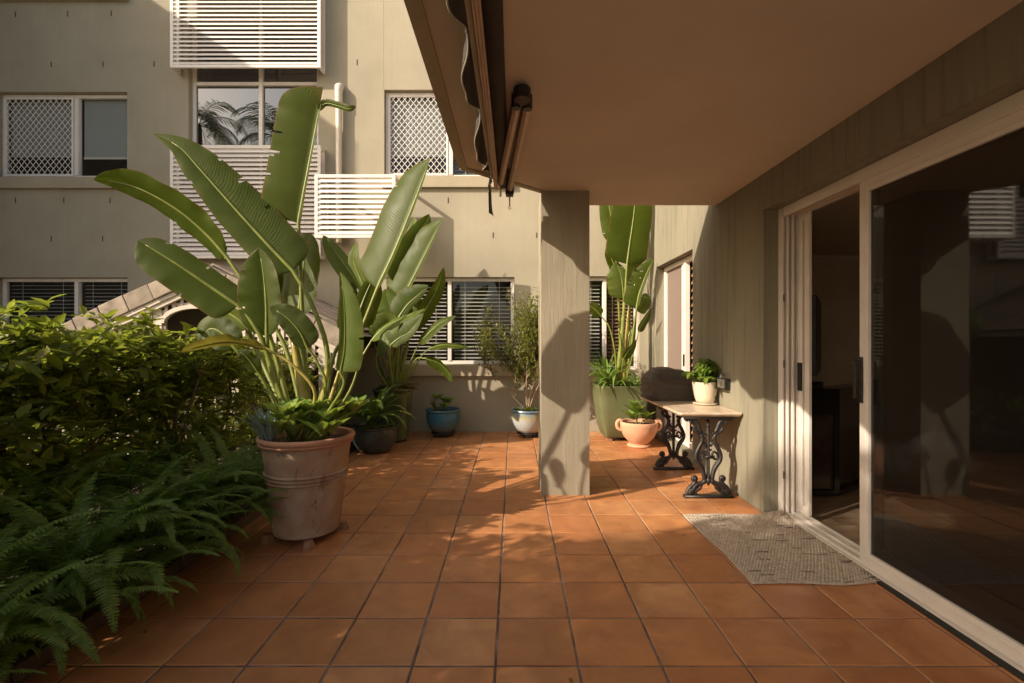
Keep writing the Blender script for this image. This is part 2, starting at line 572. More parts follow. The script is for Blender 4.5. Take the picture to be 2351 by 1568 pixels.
def tile_mesh(w, d, name='tile'):
    b = MB(); h = w / 2; k = d / 2; e = .004
    V = []
    for z, i in ((-.012, 0), (-.0028, 0), (0, e)):
        V += [(-h+i,-k+i,z),(h-i,-k+i,z),(h-i,k-i,z),(-h+i,k-i,z)]
    F = [(8,9,10,11)]
    for r in (0, 4):
        for q in range(4):
            F.append((r+q, r+(q+1) % 4, r+4+(q+1) % 4, r+4+q))
    b.add(V, F)
    me = b.mesh(name); me.materials.append(MATS['tile']); return me
TS = T - .0100
full_tile = tile_mesh(TS, TS)
rt = rng(3)
cols_ = list(range(-5, 6))
cut_cache = {}
def put_tile(x0, x1, y0, y1):
    w, d = round(x1 - x0 - .0100, 4), round(y1 - y0 - .0100, 4)
    if w < .02 or d < .02: return
    if abs(w - TS) < .001 and abs(d - TS) < .001: me = full_tile
    else:
        me = cut_cache.get((w, d)) or tile_mesh(w, d); cut_cache[(w, d)] = me
    o = inst('tile', me, floor, ((x0+x1)/2 + rt.uniform(-.0008, .0008), (y0+y1)/2 + rt.uniform(-.0008, .0008), rt.uniform(-.0012, .0008)),
             (rt.uniform(-.0022, .0022), rt.uniform(-.0022, .0022), rt.uniform(-.003, .003)))
    return o
for j in range(-1, 20):
    ya, yb = Y0 + j * T, min(Y0 + (j + 1) * T, YF - .003)
    for i in range(-6, 7):
        xa, xb = X0 + i * T, X0 + (i + 1) * T
        xa = max(xa, -1.92)
        lim = 2.06 if yb < 3.72 else XW
        xb = min(xb, lim)
        if xb - xa < .03: continue
        put_tile(xa, xb, ya, yb)

# garden bed with a clay kerb
g = MB()
nx, ny = 14, 60
V = []; F = []
for j in range(ny + 1):
    for i in range(nx + 1):
        x = -1.97 - i * 1.75 / nx; y = -3 + j * 10.0 / ny
        V.append((x, y, .10 + .07 * noise.noise(Vector((x*3, y*3, 0)))))
for j in range(ny):
    for i in range(nx):
        a = j*(nx+1)+i; F.append((a, a+nx+1, a+nx+2, a+1))
g.add(V, F)
tag(g.build('garden_bed', MATS['garden_soil'], smooth=True), kind='structure')
kb = thing('garden_kerb', 'low clay brick kerb along the fern bed at the edge of the tiles', 'kerb', (-1.95, 2, 0))
b = MB(); b.box(-.045, .035, -.11, .11, 0, .095)
kme = b.mesh('brick'); kme.materials.append(MATS['kerb_clay'])
for k in range(-3, 29):
    inst('brick', kme, kb, (-1.965 + rt.uniform(-.003, .003), .1 + k * .235, -.03 + rt.uniform(-.004, .004)), (0, 0, rt.uniform(-.02, .02)))

# ------------------------------------------------------------------ walls with openings
def wall_sheet(org, u, v, n, ub, vb, opens, depth, mb=None):
    """sheet from org spanned by u,v; openings (u0,u1,v0,v1) get reveals of the given depth against the normal n"""
    org = Vector(org); u = Vector(u); v = Vector(v); n = Vector(n)
    us = sorted({ub[0], ub[1]} | {o[0] for o in opens} | {o[1] for o in opens})
    vsx = sorted({vb[0], vb[1]} | {o[2] for o in opens} | {o[3] for o in opens})
    us = [a for a in us if ub[0] <= a <= ub[1]]; vsx = [a for a in vsx if vb[0] <= a <= vb[1]]
    mb = mb or MB()
    for i in range(len(us) - 1):
        for j in range(len(vsx) - 1):
            cu, cv = (us[i]+us[i+1])/2, (vsx[j]+vsx[j+1])/2
            if any(o[0] < cu < o[1] and o[2] < cv < o[3] for o in opens): continue
            q = [org+u*us[i]+v*vsx[j], org+u*us[i+1]+v*vsx[j], org+u*us[i+1]+v*vsx[j+1], org+u*us[i]+v*vsx[j+1]]
            mb.add(q, [(0,1,2,3)])
    for o in opens:
        c = [(o[0],o[2]),(o[1],o[2]),(o[1],o[3]),(o[0],o[3])]
        for k in range(4):
            a, b2 = c[k], c[(k+1) % 4]
            p, q = org+u*a[0]+v*a[1], org+u*b2[0]+v*b2[1]
            mb.add([p, q, q-n*depth, p-n*depth], [(0,1,2,3)])
    return mb

def fx(d): return (d - CX) / FPX * YF
def fz(d): return CAMH - (d - CY) / FPX * YF

bld = thing('apartment_building', 'olive beige rendered apartment block facing the patio, two storeys of recessed windows', 'building', (-3, YF, 0))
opens = [
    (fx(-8), fx(292), fz(408), fz(211)),      # upper left
    (fx(433), fx(731), fz(345), fz(40)),      # upper middle
    (fx(882), fx(1176), fz(406), fz(206)),    # upper right
    (fx(-8), fx(293), fz(850), fz(637)),      # lower left
    (fx(888), fx(1181), fz(837), fz(636)),    # lower middle
    (fx(1262), fx(1468), fz(850), fz(634)),   # lower right
]
DEP = .16
w = wall_sheet((0, YF, 0), (1,0,0), (0,0,1), (0,-1,0), (-7.6, XW + .02), (-.1, 9.2), opens, DEP)
w.build('wall', MATS['facade'], bld)
b = MB(); b.box(-7.6, XW + .02, YF + .6, YF + .8, -.1, 9.2); b.box(-7.6, XW+.02, YF + .001, YF + .6, 9.0, 9.2)
b.build('back_wall', MATS['facade'], bld)
b = MB(); b.box(-12.0, -7.50, 4.05, YF + .02, -.1, 7.82); b.build('side_wing', MATS['facade'], bld)
# control joint: a thin recess cover line
b = MB(); b.box(fx(879), fx(880.5), YF - .002, YF + .004, fz(205) + .004, 9.0); b.build('wall_joint', MATS['trim_render'], bld)
# drain slots
b = MB(); b.box(-.006, .006, -.003, .006, -.040, .040)
wme = b.mesh('drain_slot'); wme.materials.append(MATS['dark_room'])
for (dx, dy) in [(45-9,33),(156,32),(256,31),(118,148),(237,148),(354,147),(36,460),(147,460),(253,460),(118,548),(236,548),
                 (820,143),(1029,460),(1132,540),(1232,540),(1120,20)]:
    inst('drain_slot', wme, bld, (fx(dx), YF - .001, fz(dy)))

def bars_frame(mb, x0, x1, z0, z1, y0, y1, w):
    mb.box(x0, x0+w, y0, y1, z0, z1); mb.box(x1-w, x1, y0, y1, z0, z1)
    mb.box(x0+w, x1-w, y0+.001, y1-.001, z0, z0+w); mb.box(x0+w, x1-w, y0+.001, y1-.001, z1-w, z1)

def diamond_grille(mb, x0, x1, z0, z1, y, px, pz, w):
    """crossed slanting bars clipped to the rectangle"""
    W, H = x1-x0, z1-z0
    s = pz / px
    for sg in (1, -1):
        k = -int(H / s / px) - 2
        while k * px < W + H / s + px:
            # line x = x0 + k*px + sg * (z - z0)/s   (sg=1)   or mirrored
            pts = []
            a = x0 + k * px
            za, zb = 0.0, H
            if sg == 1:
                f = lambda z: a + z / s - H / s
            else:
                f = lambda z: a - z / s
            # clip in z where f in [x0,x1]
            if sg == 1: lo, hi = (x0 - a + H/s) * s, (x1 - a + H/s) * s
            else: lo, hi = (a - x1) * s, (a - x0) * s
            lo, hi = max(lo, 0), min(hi, H)
            if hi - lo > .01:
                yy = y + (.0 if sg == 1 else .004)
                mb.bar((f(lo), yy, z0 + lo), (f(hi), yy, z0 + hi), w, .004, (0, 1, 0))
            k += 1

slat_cache = {}
def slat_mesh(L, w, t, tilt, mname, key='slat'):
    k = (round(L, 3), w, t, tilt, mname)
    if k not in slat_cache:
        b = MB()
        ca, sa = math.cos(tilt), math.sin(tilt)
        V = []
        prof = [(-w/2, 0), (-w/4, t*.9), (0, t*1.15), (w/4, t*.9), (w/2, 0), (w/4, -t*.1), (0, t*.1), (-w/4, -t*.1)]
        for x in (-L/2, L/2):
            for (a, c) in prof: V.append((x, a*ca - c*sa, a*sa + c*ca))
        n = len(prof)
        F = [(i, (i+1) % n, n+(i+1) % n, n+i) for i in range(n)] + [tuple(range(n-1, -1, -1)), tuple(range(n, 2*n))]
        b.add(V, F)
        me = b.mesh(key); me.materials.append(MATS[mname]); slat_cache[k] = me
    return slat_cache[k]

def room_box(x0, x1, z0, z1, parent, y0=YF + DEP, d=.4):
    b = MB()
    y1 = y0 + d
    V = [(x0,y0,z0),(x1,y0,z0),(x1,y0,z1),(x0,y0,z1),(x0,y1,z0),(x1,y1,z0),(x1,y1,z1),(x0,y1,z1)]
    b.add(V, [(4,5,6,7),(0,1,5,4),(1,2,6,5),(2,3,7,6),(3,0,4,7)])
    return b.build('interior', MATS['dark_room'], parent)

def window(o, label, splits, kinds, sill=True, frame_m='white_metal', transom=None, fw=.05, glassm='window_glass', blind=('blind_white', .055, .0125)):
    """splits: picture x of the mullions; kinds: what fills each light"""
    x0, x1, z0, z1 = o
    x0, x1, z0, z1 = x0 + .004, x1 - .004, z0 + .004, z1 - .004
    ya, yb = YF + .075, YF + .135
    f = MB()
    bars_frame(f, x0, x1, z0, z1, ya, yb, fw)
    xs = [x0] + [fx(s) for s in splits] + [x1]
    for s in xs[1:-1]: f.box(s - fw*.55, s + fw*.55, ya - .012, yb, z0 + fw, z1 - fw)
    if transom: f.box(x0 + fw, x1 - fw, ya - .006, yb - .004, fz(transom) - .025, fz(transom) + .025)
    wo = f.build('window', MATS[frame_m], bld, bevel=.004)
    wo['label'] = label
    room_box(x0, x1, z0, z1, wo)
    if sill:
        s = MB(); s.box(x0 - .03, x1 + .03, YF - .055, YF + .075, z0 - .17, z0 - .006)
        s.build('sill', MATS['trim_render'], wo, bevel=.006)
    for i, k in enumerate(kinds):
        a, c = xs[i] + fw, xs[i+1] - fw
        p = MB(); p.add([(a - .01, ya + .03, z0 + fw - .01), (c + .01, ya + .03, z0 + fw - .01), (c + .01, ya + .03, z1 - fw + .01), (a - .01, ya + .03, z1 - fw + .01)], [(0,1,2,3)])
        p.build('pane', MATS['mirror_glass' if k == 'mirror' else glassm], wo)
        if k == 'grille':
            gm = MB(); bars_frame(gm, a - .01, c + .01, z0 + fw - .01, z1 - fw + .01, ya - .012, ya + .012, .03)
            diamond_grille(gm, a + .01, c - .01, z0 + fw + .01, z1 - fw - .01, ya - .004, .0855, .105, .0080)
            gm.build('security_grille', MATS['white_metal'], wo)
            bl = MB(); bl.box(a, c, ya + .09, ya + .095, z0 + .35, z1 - fw); bl.build('roller_blind', MATS['blind_fabric'], wo)
        if k == 'roller':
            bl = MB(); bl.box(a, c, ya + .07, ya + .075, z0 + .33, z1 - fw)
            ro = bl.build('roller_blind', MATS['blind_fabric'], wo)
            bl = MB(); bl.box(a, c, ya + .06, ya + .08, z0 + .315, z0 + .345); bl.build('roller_blind_bar', MATS['white_metal'], wo)
        if k in ('blind', 'blind_wood'):
            mm = 'blind_wood' if k == 'blind_wood' else blind[0]
            pitch = blind[1]
            L = c - a - .02
            me = slat_mesh(L, .05, .003, R(20 if k == 'blind' else 42), mm)
            z = z0 + fw + .04; q = 0
            while z < z1 - fw - .03:
                inst('slat', me, wo, ((a + c) / 2, ya + .085, z), (rt.uniform(-.05, .05), 0, 0)); z += pitch; q += 1
            cb = MB()
            for t in (.2, .8): cb.box(a + (c-a)*t - .004, a + (c-a)*t + .004, ya + .056, ya + .059, z0 + fw, z1 - fw)
            cb.build('ladder_cord', MATS['blind_white'], wo)
    return wo

window(opens[0], 'upper left window, white diamond grille beside a grey roller blind', [166], ['grille', 'roller'])
window(opens[1], 'upper middle window reflecting palms and sky', [593], ['mirror', 'mirror'], sill=False, transom=186)
window(opens[2], 'upper right window with white diamond security grille', [1034], ['grille', 'blind'])
window(opens[3], 'lower left window with dark blinds', [166], ['blind', 'blind'], sill=True)
window(opens[4], 'lower window with white slat blinds above the blue pot', [1031], ['blind', 'blind'])
window(opens[5], 'lower window with brown timber blinds behind the pillar', [1390], ['blind', 'blind_wood'])
s = MB(); s.box(-7.5, fx(296), YF - .055, YF + .03, fz(4), fz(-20)); s.build('sill', MATS['trim_render'], bld, bevel=.006)

# ------------------------------------------------------------------ louvred screens on the facade
def louvre_screen(label, xa, xb, za, zb, depth, pitch, stiles=(), fr=.045, right_side=True, group='white louvred screens on the facade'):
    yfr = YF - depth
    t = thing('louvre_screen', label, 'louvre screen', ((xa+xb)/2, YF, za), group)
    f = MB()
    bars_frame(f, xa, xb, za, zb, yfr, yfr + .035, fr)
    f.build('frame', MATS['white_metal'], t, bevel=.003)
    for sx in (xa + .02, xb - .02):
        s = MB()
        s.box(sx - .018, sx + .018, yfr + .036, YF - .003, za, za + .04)
        s.box(sx - .018, sx + .018, yfr + .036, YF - .003, zb - .04, zb)
        s.box(sx - .018, sx + .018, YF - .05, YF - .004, za + .041, zb - .041)
        s.build('bracket', MATS['white_metal'], t)
    if stiles:
        s = MB()
        for x in stiles: s.box(x - .015, x + .015, yfr + .040, yfr + .06, za + fr, zb - fr)
        s.build('stile', MATS['white_metal'], t)
    L = xb - xa - 2 * fr + .004
    me = slat_mesh(L, .070, .006, R(54), 'white_metal')
    n = int((zb - za - 2 * fr) / pitch)
    for i in range(n):
        z = za + fr + (i + .5) * (zb - za - 2 * fr) / n
        inst('slat', me, t, ((xa+xb)/2, yfr + .018, z), (rt.uniform(-.02, .02), 0, 0))
    return t
def at(d, dd, Y): return (d - CX) / FPX * Y, CAMH - (dd - CY) / FPX * Y
D1 = .185
Ya = YF - D1
xa, zb = at(390, -150, Ya); xb, za = at(736, 155, Ya)
louvre_screen('large white louvred screen at the top of the facade, half in sun', xa, xb, za, zb, D1, .0615, [(at(595,0,Ya))[0]])
xa, zb = at(390, 333, Ya); xb, za = at(736, 593, Ya)
louvre_screen('large white louvred screen below the palm-reflecting window', xa, xb, za, zb, D1, .0615, [(at(595,0,Ya))[0]])
D2 = .43
Ya = YF - D2
xa, zb = at(722, 400, Ya); xb, za = at(908, 546, Ya)
louvre_screen('small sunlit white louvred screen right of the large ones', xa, xb, za, zb, D2, .0655)

# ------------------------------------------------------------------ downpipe
dp = thing('downpipe', 'pale rendered downpipe with a hopper elbow on the sunlit facade', 'downpipe', (fx(782), YF, fz(420)))
b = MB(); b.tube([(fx(782), YF - .07, fz(560)), (fx(782), YF - .07, fz(236))], .043, 20); b.build('pipe', MATS['pipe_paint'], dp, smooth=True, auto=40)
b = MB(); b.tube([(fx(782), YF - .07, fz(240)), (fx(782), YF - .07, fz(214)), (fx(782), YF - .062, fz(205)), (fx(782), YF - .03, fz(202)), (fx(782), YF + .03, fz(202))], [.05, .056, .06, .058, .055], 20)
b.build('elbow', MATS['pipe_paint'], dp, smooth=True, auto=50)
b = MB(); b.tube([(fx(782), YF - .07, fz(243)), (fx(782), YF - .07, fz(236))], .053, 20); b.build('collar', MATS['pipe_paint'], dp, smooth=True, auto=40)

# ------------------------------------------------------------------ patio wall on the right with two doorways
JAMB = 3.725
HEAD = 2.335
pw = thing('patio_wall', 'weather-streaked olive rendered wall on the right of the patio', 'wall', (XW, 3, 0))
opens_w = [(-1.2, JAMB, -.1, HEAD), (5.205, 6.53, .075, 2.31)]
w = wall_sheet((XW, 0, 0), (0,1,0), (0,0,1), (-1,0,0), (-4.0, YF - .001), (-.1, 6.2), opens_w, .26)
w.build('wall', MATS['patio_render'], pw)
# ------------------------------------------------------------------ slab overhead
def prism(mb, pts, z0, z1):
    n = len(pts)
    V = [(x, y, z0) for x, y in pts] + [(x, y, z1) for x, y in pts]
    F = [tuple(range(n-1, -1, -1)), tuple(range(n, 2*n))] + [(i, (i+1) % n, n+(i+1) % n, n+i) for i in range(n)]
    return mb.add(V, F)
slab_pts = [(-.405, -1.3), (XW - .003, -1.3), (XW - .003, 4.60), (.50, 4.60), (.50, 4.215), (.275, 4.215), (-.405, 3.60)]
b = MB(); prism(b, slab_pts, ZC, ZC + .26)
tag(b.build('ceiling', MATS['ceiling_paint']), kind='structure')
# drip edge: a rendered strip just under the outer rim
b = MB()
b.box(-.41, -.345, -1.3, 3.58, ZC - .012, ZC - .002)
b.bar((-.385, 3.578, ZC - .007), (.28, 4.19, ZC - .007), .05, .010)
tag(b.build('ceiling_drip_edge', MATS['trim_render']), kind='structure')
b = MB(); b.box(-1.9, XW + .02, -14, -4.001, -.1, -.006)  # pale unseen paving added behind the viewer to bounce sunlight onto the ceiling
tag(b.build('path', plain('pale_paving', (.50, .43, .35), .85, .15, 3, .2, 60, .002)), kind='structure')

# pillar
pl = MB()
px0, px1 = P(1242.5, 0, 4.14).x, P(1353.3, 0, 4.14).x
py0, py1 = 4.14, 4.56
nz = 40; V = []; F = []
ring = []
for (ax, ay, bx_, by_) in ((px0,py0,px1,py0),(px1,py0,px1,py1),(px1,py1,px0,py1),(px0,py1,px0,py0)):
    for k in range(10): ring.append((ax+(bx_-ax)*k/10, ay+(by_-ay)*k/10, (by_-ay, -(bx_-ax))))
for j in range(nz + 1):
    z = -.005 + (ZC + .003) * j / nz
    for (x, y, nn) in ring:
        d = .004 * noise.noise(Vector((x*9, y*9, z*2.2)))
        L = math.hypot(*nn); V.append((x + nn[0]/L*d, y + nn[1]/L*d, z))
m = len(ring)
for j in range(nz):
    for k in range(m): F.append((j*m+k, j*m+(k+1) % m, (j+1)*m+(k+1) % m, (j+1)*m+k))
pl.add(V, F)
tag(pl.build('pillar', MATS['pillar_render']), 'square rough-rendered pillar standing in the middle of the terrace', 'pillar')
# ------------------------------------------------------------------ room behind the doors
b = MB(); b.box(2.187, 7.0, -3.9, YF, -.08, -.012)
tag(b.build('interior_floor', MATS['interior_wood']), kind='structure')
b = MB()
b.add([(2.19, YF, -.01), (7.0, YF, -.01), (7.0, YF, 2.55), (2.19, YF, 2.55)], [(0,1,2,3)])
b.add([(7.0, YF, -.01), (7.0, -3.9, -.01), (7.0, -3.9, 2.55), (7.0, YF, 2.55)], [(0,1,2,3)])
b.add([(7.0, -3.9, -.01), (2.19, -3.9, -.01), (2.19, -3.9, 2.55), (7.0, -3.9, 2.55)], [(0,1,2,3)])
b.add([(2.19, -3.9, 2.55), (7.0, -3.9, 2.55), (7.0, YF, 2.55), (2.19, YF, 2.55)], [(0,3,2,1)])
tag(b.build('interior_wall', MATS['interior_paint']), kind='structure')
iw = wall_sheet((2.189, 0, 0), (0,1,0), (0,0,1), (1,0,0), (-3.9, YF), (-.01, 2.55), [(-1.2, JAMB, -.01, HEAD), (5.205, 6.53, .075, 2.31)], .001)
tag(iw.build('interior_wall', MATS['interior_paint']), kind='structure')
b = MB(); b.box(2.2, 7.0, YF - .02, YF - .002, -.01, .10); b.box(2.2, 7.0, YF - .06, YF - .003, 2.47, 2.549)
b.box(2.19, 2.205, JAMB + .06, 5.1, -.01, .10)
tag(b.build('interior_trim', MATS['door_paint']), kind='structure')

# ------------------------------------------------------------------ large sliding door
XFR = 2.037
sd = thing('sliding_door', 'large cream framed sliding door with a dark insect screen, standing half open', 'sliding door', (XFR, 2.4, 0))
b = MB()
for (xa, xb, ya, yb) in [(XFR, 2.052, 3.665, JAMB - .002), (2.052, 2.068, 3.690, JAMB - .003), (2.068, 2.084, 3.655, JAMB - .002), (2.084, 2.104, 3.688, JAMB - .003), (2.104, 2.122, 3.650, JAMB - .002), (2.122, 2.142, 3.685, JAMB - .003), (2.142, 2.18, 3.66, JAMB - .002)]:
    b.box(xa, xb, ya, yb, .001, HEAD - .002)
for (xa, xb, za) in [(XFR, 2.058, HEAD - .075), (2.058, 2.09, HEAD - .05), (2.09, 2.106, HEAD - .07), (2.106, 2.14, HEAD - .05), (2.14, 2.18, HEAD - .068)]:
    b.box(xa, xb, -1.19, 3.649, za, HEAD - .003)
b.build('frame', MATS['door_paint'], sd, bevel=.0025)
b = MB()
b.box(2.02, 2.18, -1.19, 3.649, -.0045, .012)
for xa, h in ((2.022, .020), (2.05, .032), (2.078, .026), (2.108, .036), (2.14, .03), (2.165, .04)):
    b.box(xa, xa + .009, -1.18, 3.648, .0125, h)
b.build('threshold_track', MATS['door_paint'], sd)
b = MB(); b.box(1.985, 2.019, -1.19, 2.86, -.004, .010); b.build('threshold_seal', MATS['rubber'], sd)  # black strip put in for the dark gap under the screen panel
def door_panel(name, x0, x1, y0, y1, z0, z1, w, m='door_paint', wb=None):
    f = MB(); wb = wb or w
    f.box(x0, x1, y0, y0 + w, z0, z1); f.box(x0, x1, y1 - w, y1, z0, z1)
    f.box(x0 + .001, x1 - .001, y0 + w, y1 - w, z0, z0 + wb); f.box(x0 + .001, x1 - .001, y0 + w, y1 - w, z1 - w, z1)
    # raised bead beside the pane
    e = .010
    f.box(x0 - .004, x0 + .004, y0 + w*.62, y0 + w*.72, z0 + wb*.7, z1 - w*.7); f.box(x0 - .004, x0 + .004, y1 - w*.72, y1 - w*.62, z0 + wb*.7, z1 - w*.7)
    f.box(x0 - .004, x0 + .004, y0 + w*.72, y1 - w*.72, z0 + wb*.6, z0 + wb*.7); f.box(x0 - .004, x0 + .004, y0 + w*.72, y1 - w*.72, z1 - w*.7, z1 - w*.6)
    return f.build(name, MATS[m], sd, bevel=.002)
def xpane(name, x, y0, y1, z0, z1, m, parent):
    p = MB(); p.add([(x, y0, z0), (x, y1, z0), (x, y1, z1), (x, y0, z1)], [(0,3,2,1)])
    return p.build(name, MATS[m], parent)
sp = door_panel('screen_panel', 2.052, 2.080, .55, 2.868, .014, 2.262, .070, wb=.078)
sp['label'] = 'sliding insect screen panel with cream frame'
xpane('insect_screen', 2.069, .61, 2.805, .085, 2.20, 'screen_glass', sp)
b = MB()
b.box(2.038, 2.0515, 2.835, 2.862, .96, 1.23); b.box(2.010, 2.037, 2.841, 2.856, .985, 1.01); b.box(2.010, 2.037, 2.841, 2.856, 1.18, 1.205)
b.box(2.004, 2.016, 2.838, 2.859, .985, 1.205)
b.tube([(2.037, 2.849, 1.08), (2.015, 2.849, 1.085), (2.013, 2.852, 1.11)], .009, 8)
b.build('handle', MATS['black_plastic'], sp, bevel=.003)
gp = door_panel('glass_panel', 2.112, 2.138, .50, 2.86, .040, 2.270, .075)
xpane('pane', 2.126, .56, 2.79, .11, 2.20, 'window_glass', gp)
b = MB(); b.box(2.100, 2.1115, 2.80, 2.845, .95, 1.10); b.build('handle', MATS['black_plastic'], gp)
g3 = door_panel('glass_panel', 2.150, 2.172, 3.52, 3.655, .042, 2.270, .055)
b = MB(); b.box(2.139, 2.1495, 3.60, 3.645, .95, 1.16); b.build('lock_plate', MATS['black_plastic'], g3)
b = MB()
for z in (1.62, 1.12, .28): b.box(2.044, 2.0505, 3.6585, 3.6645, z, z + .055)
b.build('keeper', MATS['black_plastic'], sd)

# ------------------------------------------------------------------ second glazed door in the sunlit corner
XG = 2.03
sd2 = thing('sliding_door', 'narrow white glazed door in the sunlit corner behind the covered barbecue', 'sliding door', (XG, 5.8, .075))
b = MB()
ya, yb, za, zb = 5.209, 6.526, .079, 2.306
b.box(XG, XG + .06, ya, ya + .05, za, zb); b.box(XG, XG + .06, yb - .055, yb, za, zb)
b.box(XG + .001, XG + .059, ya + .05, yb - .055, za, za + .05); b.box(XG + .001, XG + .059, ya + .05, yb - .055, zb - .06, zb)
b.box(XG - .008, XG + .05, 5.70, 5.755, za + .05, zb - .06); b.box(XG + .01, XG + .055, 5.83, 5.87, za + .05, zb - .06)
b.build('frame', MATS['white_metal'], sd2, bevel=.003)
p = MB(); p.add([(XG + .03, 5.755, za + .04), (XG + .03, yb - .05, za + .04), (XG + .03, yb - .05, zb - .05), (XG + .03, 5.755, zb - .05)], [(0,3,2,1)])
gp_ = N('brown_screen'); gp_.base((.20, .15, .125)); gp_.set(.75)
p.build('insect_screen', gp_.m, sd2)
b = MB(); b.box(XG - .02, XG - .008, 5.71, 5.745, 1.02, 1.16); b.build('handle', MATS['black_plastic'], sd2)
b = MB()
bm = MB(); bm.box(-.004, .004, -.235, .235, -.045, .045)
shm = bm.mesh('slat'); shm.materials.append(MATS['blind_wood'])
for k in range(24):
    inst('slat', shm, sd2, (XG + .085, 5.475, .18 + k * .088), (0, R(20), 0))
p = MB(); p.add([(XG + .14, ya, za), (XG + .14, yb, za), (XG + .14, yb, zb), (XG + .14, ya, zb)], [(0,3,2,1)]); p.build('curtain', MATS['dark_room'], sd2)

# ------------------------------------------------------------------ television and its stand
cr = R(33)
cab = thing('television_stand', 'black glass-fronted television stand standing askew just inside the open door', 'cabinet', (2.745, 4.07, -.012))
cab.rotation_euler = (0, 0, 0)
ca, sa = math.cos(cr), math.sin(cr)
def quadbox(mb, c0, c1, dep, z0, z1):
    """upright box on the ground line c0-c1 going back by the vector dep"""
    V = []
    for z in (z0, z1):
        for p in (c0, c1, (c1[0]+dep[0], c1[1]+dep[1]), (c0[0]+dep[0], c0[1]+dep[1])): V.append((p[0], p[1], z))
    return mb.add(V, [(0,3,2,1),(4,5,6,7),(0,1,5,4),(1,2,6,5),(2,3,7,6),(3,0,4,7)])
c0, c1, dp_ = (2.42, 4.07), (2.745, 4.07), (.80, .52)
blk = plain('gloss_black', (.012, .011, .010), .15, .2, 10)
b = MB()
quadbox(b, c0, c1, dp_, .02, .06); quadbox(b, c0, c1, dp_, .70, .92)
for q in ((0, 0), (.285, 0), (dp_[0], dp_[1]), (dp_[0] + .285, dp_[1])):
    b.box(c0[0]+q[0], c0[0]+q[0]+.04, c0[1]+q[1], c0[1]+q[1]+.03, .0605, .6995)
b.build('frame', blk, cab)
b = MB(); quadbox(b, (2.44, 4.10), (2.70, 4.10), (.78, .50), .0605, .6995); 
b.build('door_panel', plain('cab_panel', (.035, .024, .018), .12, .2, 8), cab)
tv = thing('television', 'black flat television seen edge-on on its stand through the open door', 'television', (2.62, 4.3, .92))
b = MB(); quadbox(b, (2.545, 4.20), (2.612, 4.17), (.55, .80), 1.02, 1.72); b.build('screen', MATS['black_plastic'], tv, bevel=.004)
b = MB(); quadbox(b, (2.48, 4.2), (2.66, 4.16), (.2, .3), .91, .945); b.build('base', MATS['black_plastic'], tv, bevel=.006)
b = MB(); quadbox(b, (2.60, 4.35), (2.64, 4.33), (.05, .07), .946, 1.019); b.build('neck', MATS['black_plastic'], tv)

# ------------------------------------------------------------------ folded awning under the slab edge
U = 1.22
ZB = CAMH + U
aw = thing('awning', 'folded arm awning with dark scalloped canvas under the slab edge', 'awning', (-.12, 2.2, ZC))
b = MB()
x0, x1 = -.128 * U, -.097 * U
YE = 3.93
b.box(x0, x1, .15, YE, ZB, ZB + .045)
for k in range(3):
    xx = x0 + (x1 - x0) * (k + .2) / 3
    b.box(xx, xx + .006, .151, YE - .001, ZB - .005, ZB - .0005)
b.build('front_bar', MATS['aluminium'], aw, bevel=.002)
b = MB(); b.tube([(-.066 * U, .15, ZB + .035), (-.066 * U, YE - .05, ZB + .035)], .041, 18)
o = b.build('fabric_roll', MATS['canvas_dark'], aw, smooth=True, auto=50)
# valance
V = []; F = []; H = []
nyv, nzv = 200, 8
XV = -.160 * U * .92
def sc_bottom(y):
    ph = (y - .47) / .62
    s = abs(math.sin(math.pi * ph))
    return ZB - .115 - .105 * s ** .8 - .015 * math.sin(y * 5)
for j in range(nyv + 1):
    y = .15 + (4.02 - .15) * j / nyv
    zb_ = sc_bottom(y)
    k_ = min(1, max(0, (y - 2.9) / .45)); zb_ = zb_ * (1 - k_) + (ZB - .045) * k_
    if y > 3.90: zb_ = ZB - .19
    zt = ZB + .02 if y < 3.90 else ZB + .02 - (y - 3.90) * 1.4
    zb_ = min(zb_, zt - .006)
    for k in range(nzv + 1):
        q = k / nzv
        z = zt + (zb_ - zt) * q
        x = XV - .022 * q * math.sin(y * 2 * math.pi / .62 + .6) - .006 * q * math.sin(y * 31)
        V.append((x, y, z))
for j in range(nyv):
    for k in range(nzv):
        a = j*(nzv+1)+k; F.append((a, a+1, a+nzv+2, a+nzv+1))
b = MB(); b.add(V, F)
va = b.build('valance', MATS['canvas_dark'], aw, smooth=True)
so = va.modifiers.new('thick', 'SOLIDIFY'); so.thickness = .003
b = MB(); b.tube([V[j*(nzv+1)+nzv] for j in range(nyv+1)], .0032, 6); b.build('hem', MATS['canvas_hem'], va, smooth=True)
elb = P(1198, 236, U * FPX / (CY - 236)); e1 = P(1149, 417, U * FPX / (CY - 417)); e2 = P(1170, 434, U * FPX / (CY - 434))
for (a, c, nm) in ((elb + Vector((-.028, 0, .0)), e1, 'arm'), (elb + Vector((.028, .02, .0)), e2, 'arm')):
    b = MB(); b.bar(a, c, .045, .05); arm = b.build(nm, MATS['aluminium_dark'], aw, bevel=.008)
    b = MB(); b.bar(a + Vector((.008, .01, -.027)), c + Vector((.006, -.01, -.027)), .020, .004); b.build('rib', MATS['aluminium'], arm)
b = MB(); b.tube([elb + Vector((0, -.06, -.02)), elb + Vector((0, -.05, .04))], [.04, .045], 14); b.tube([elb + Vector((-.03, -.01, -.035)), elb + Vector((-.03, -.01, .04))], .024, 12); b.tube([elb + Vector((.03, .0, -.035)), elb + Vector((.03, .0, .04))], .024, 12)
b.tube([elb + Vector((-.03,-.01,.0)), elb + Vector((0,-.065,.01)), elb + Vector((.03,0,0))], .022, 10)
b.build('elbow', MATS['black_plastic'], aw, smooth=True, auto=40)
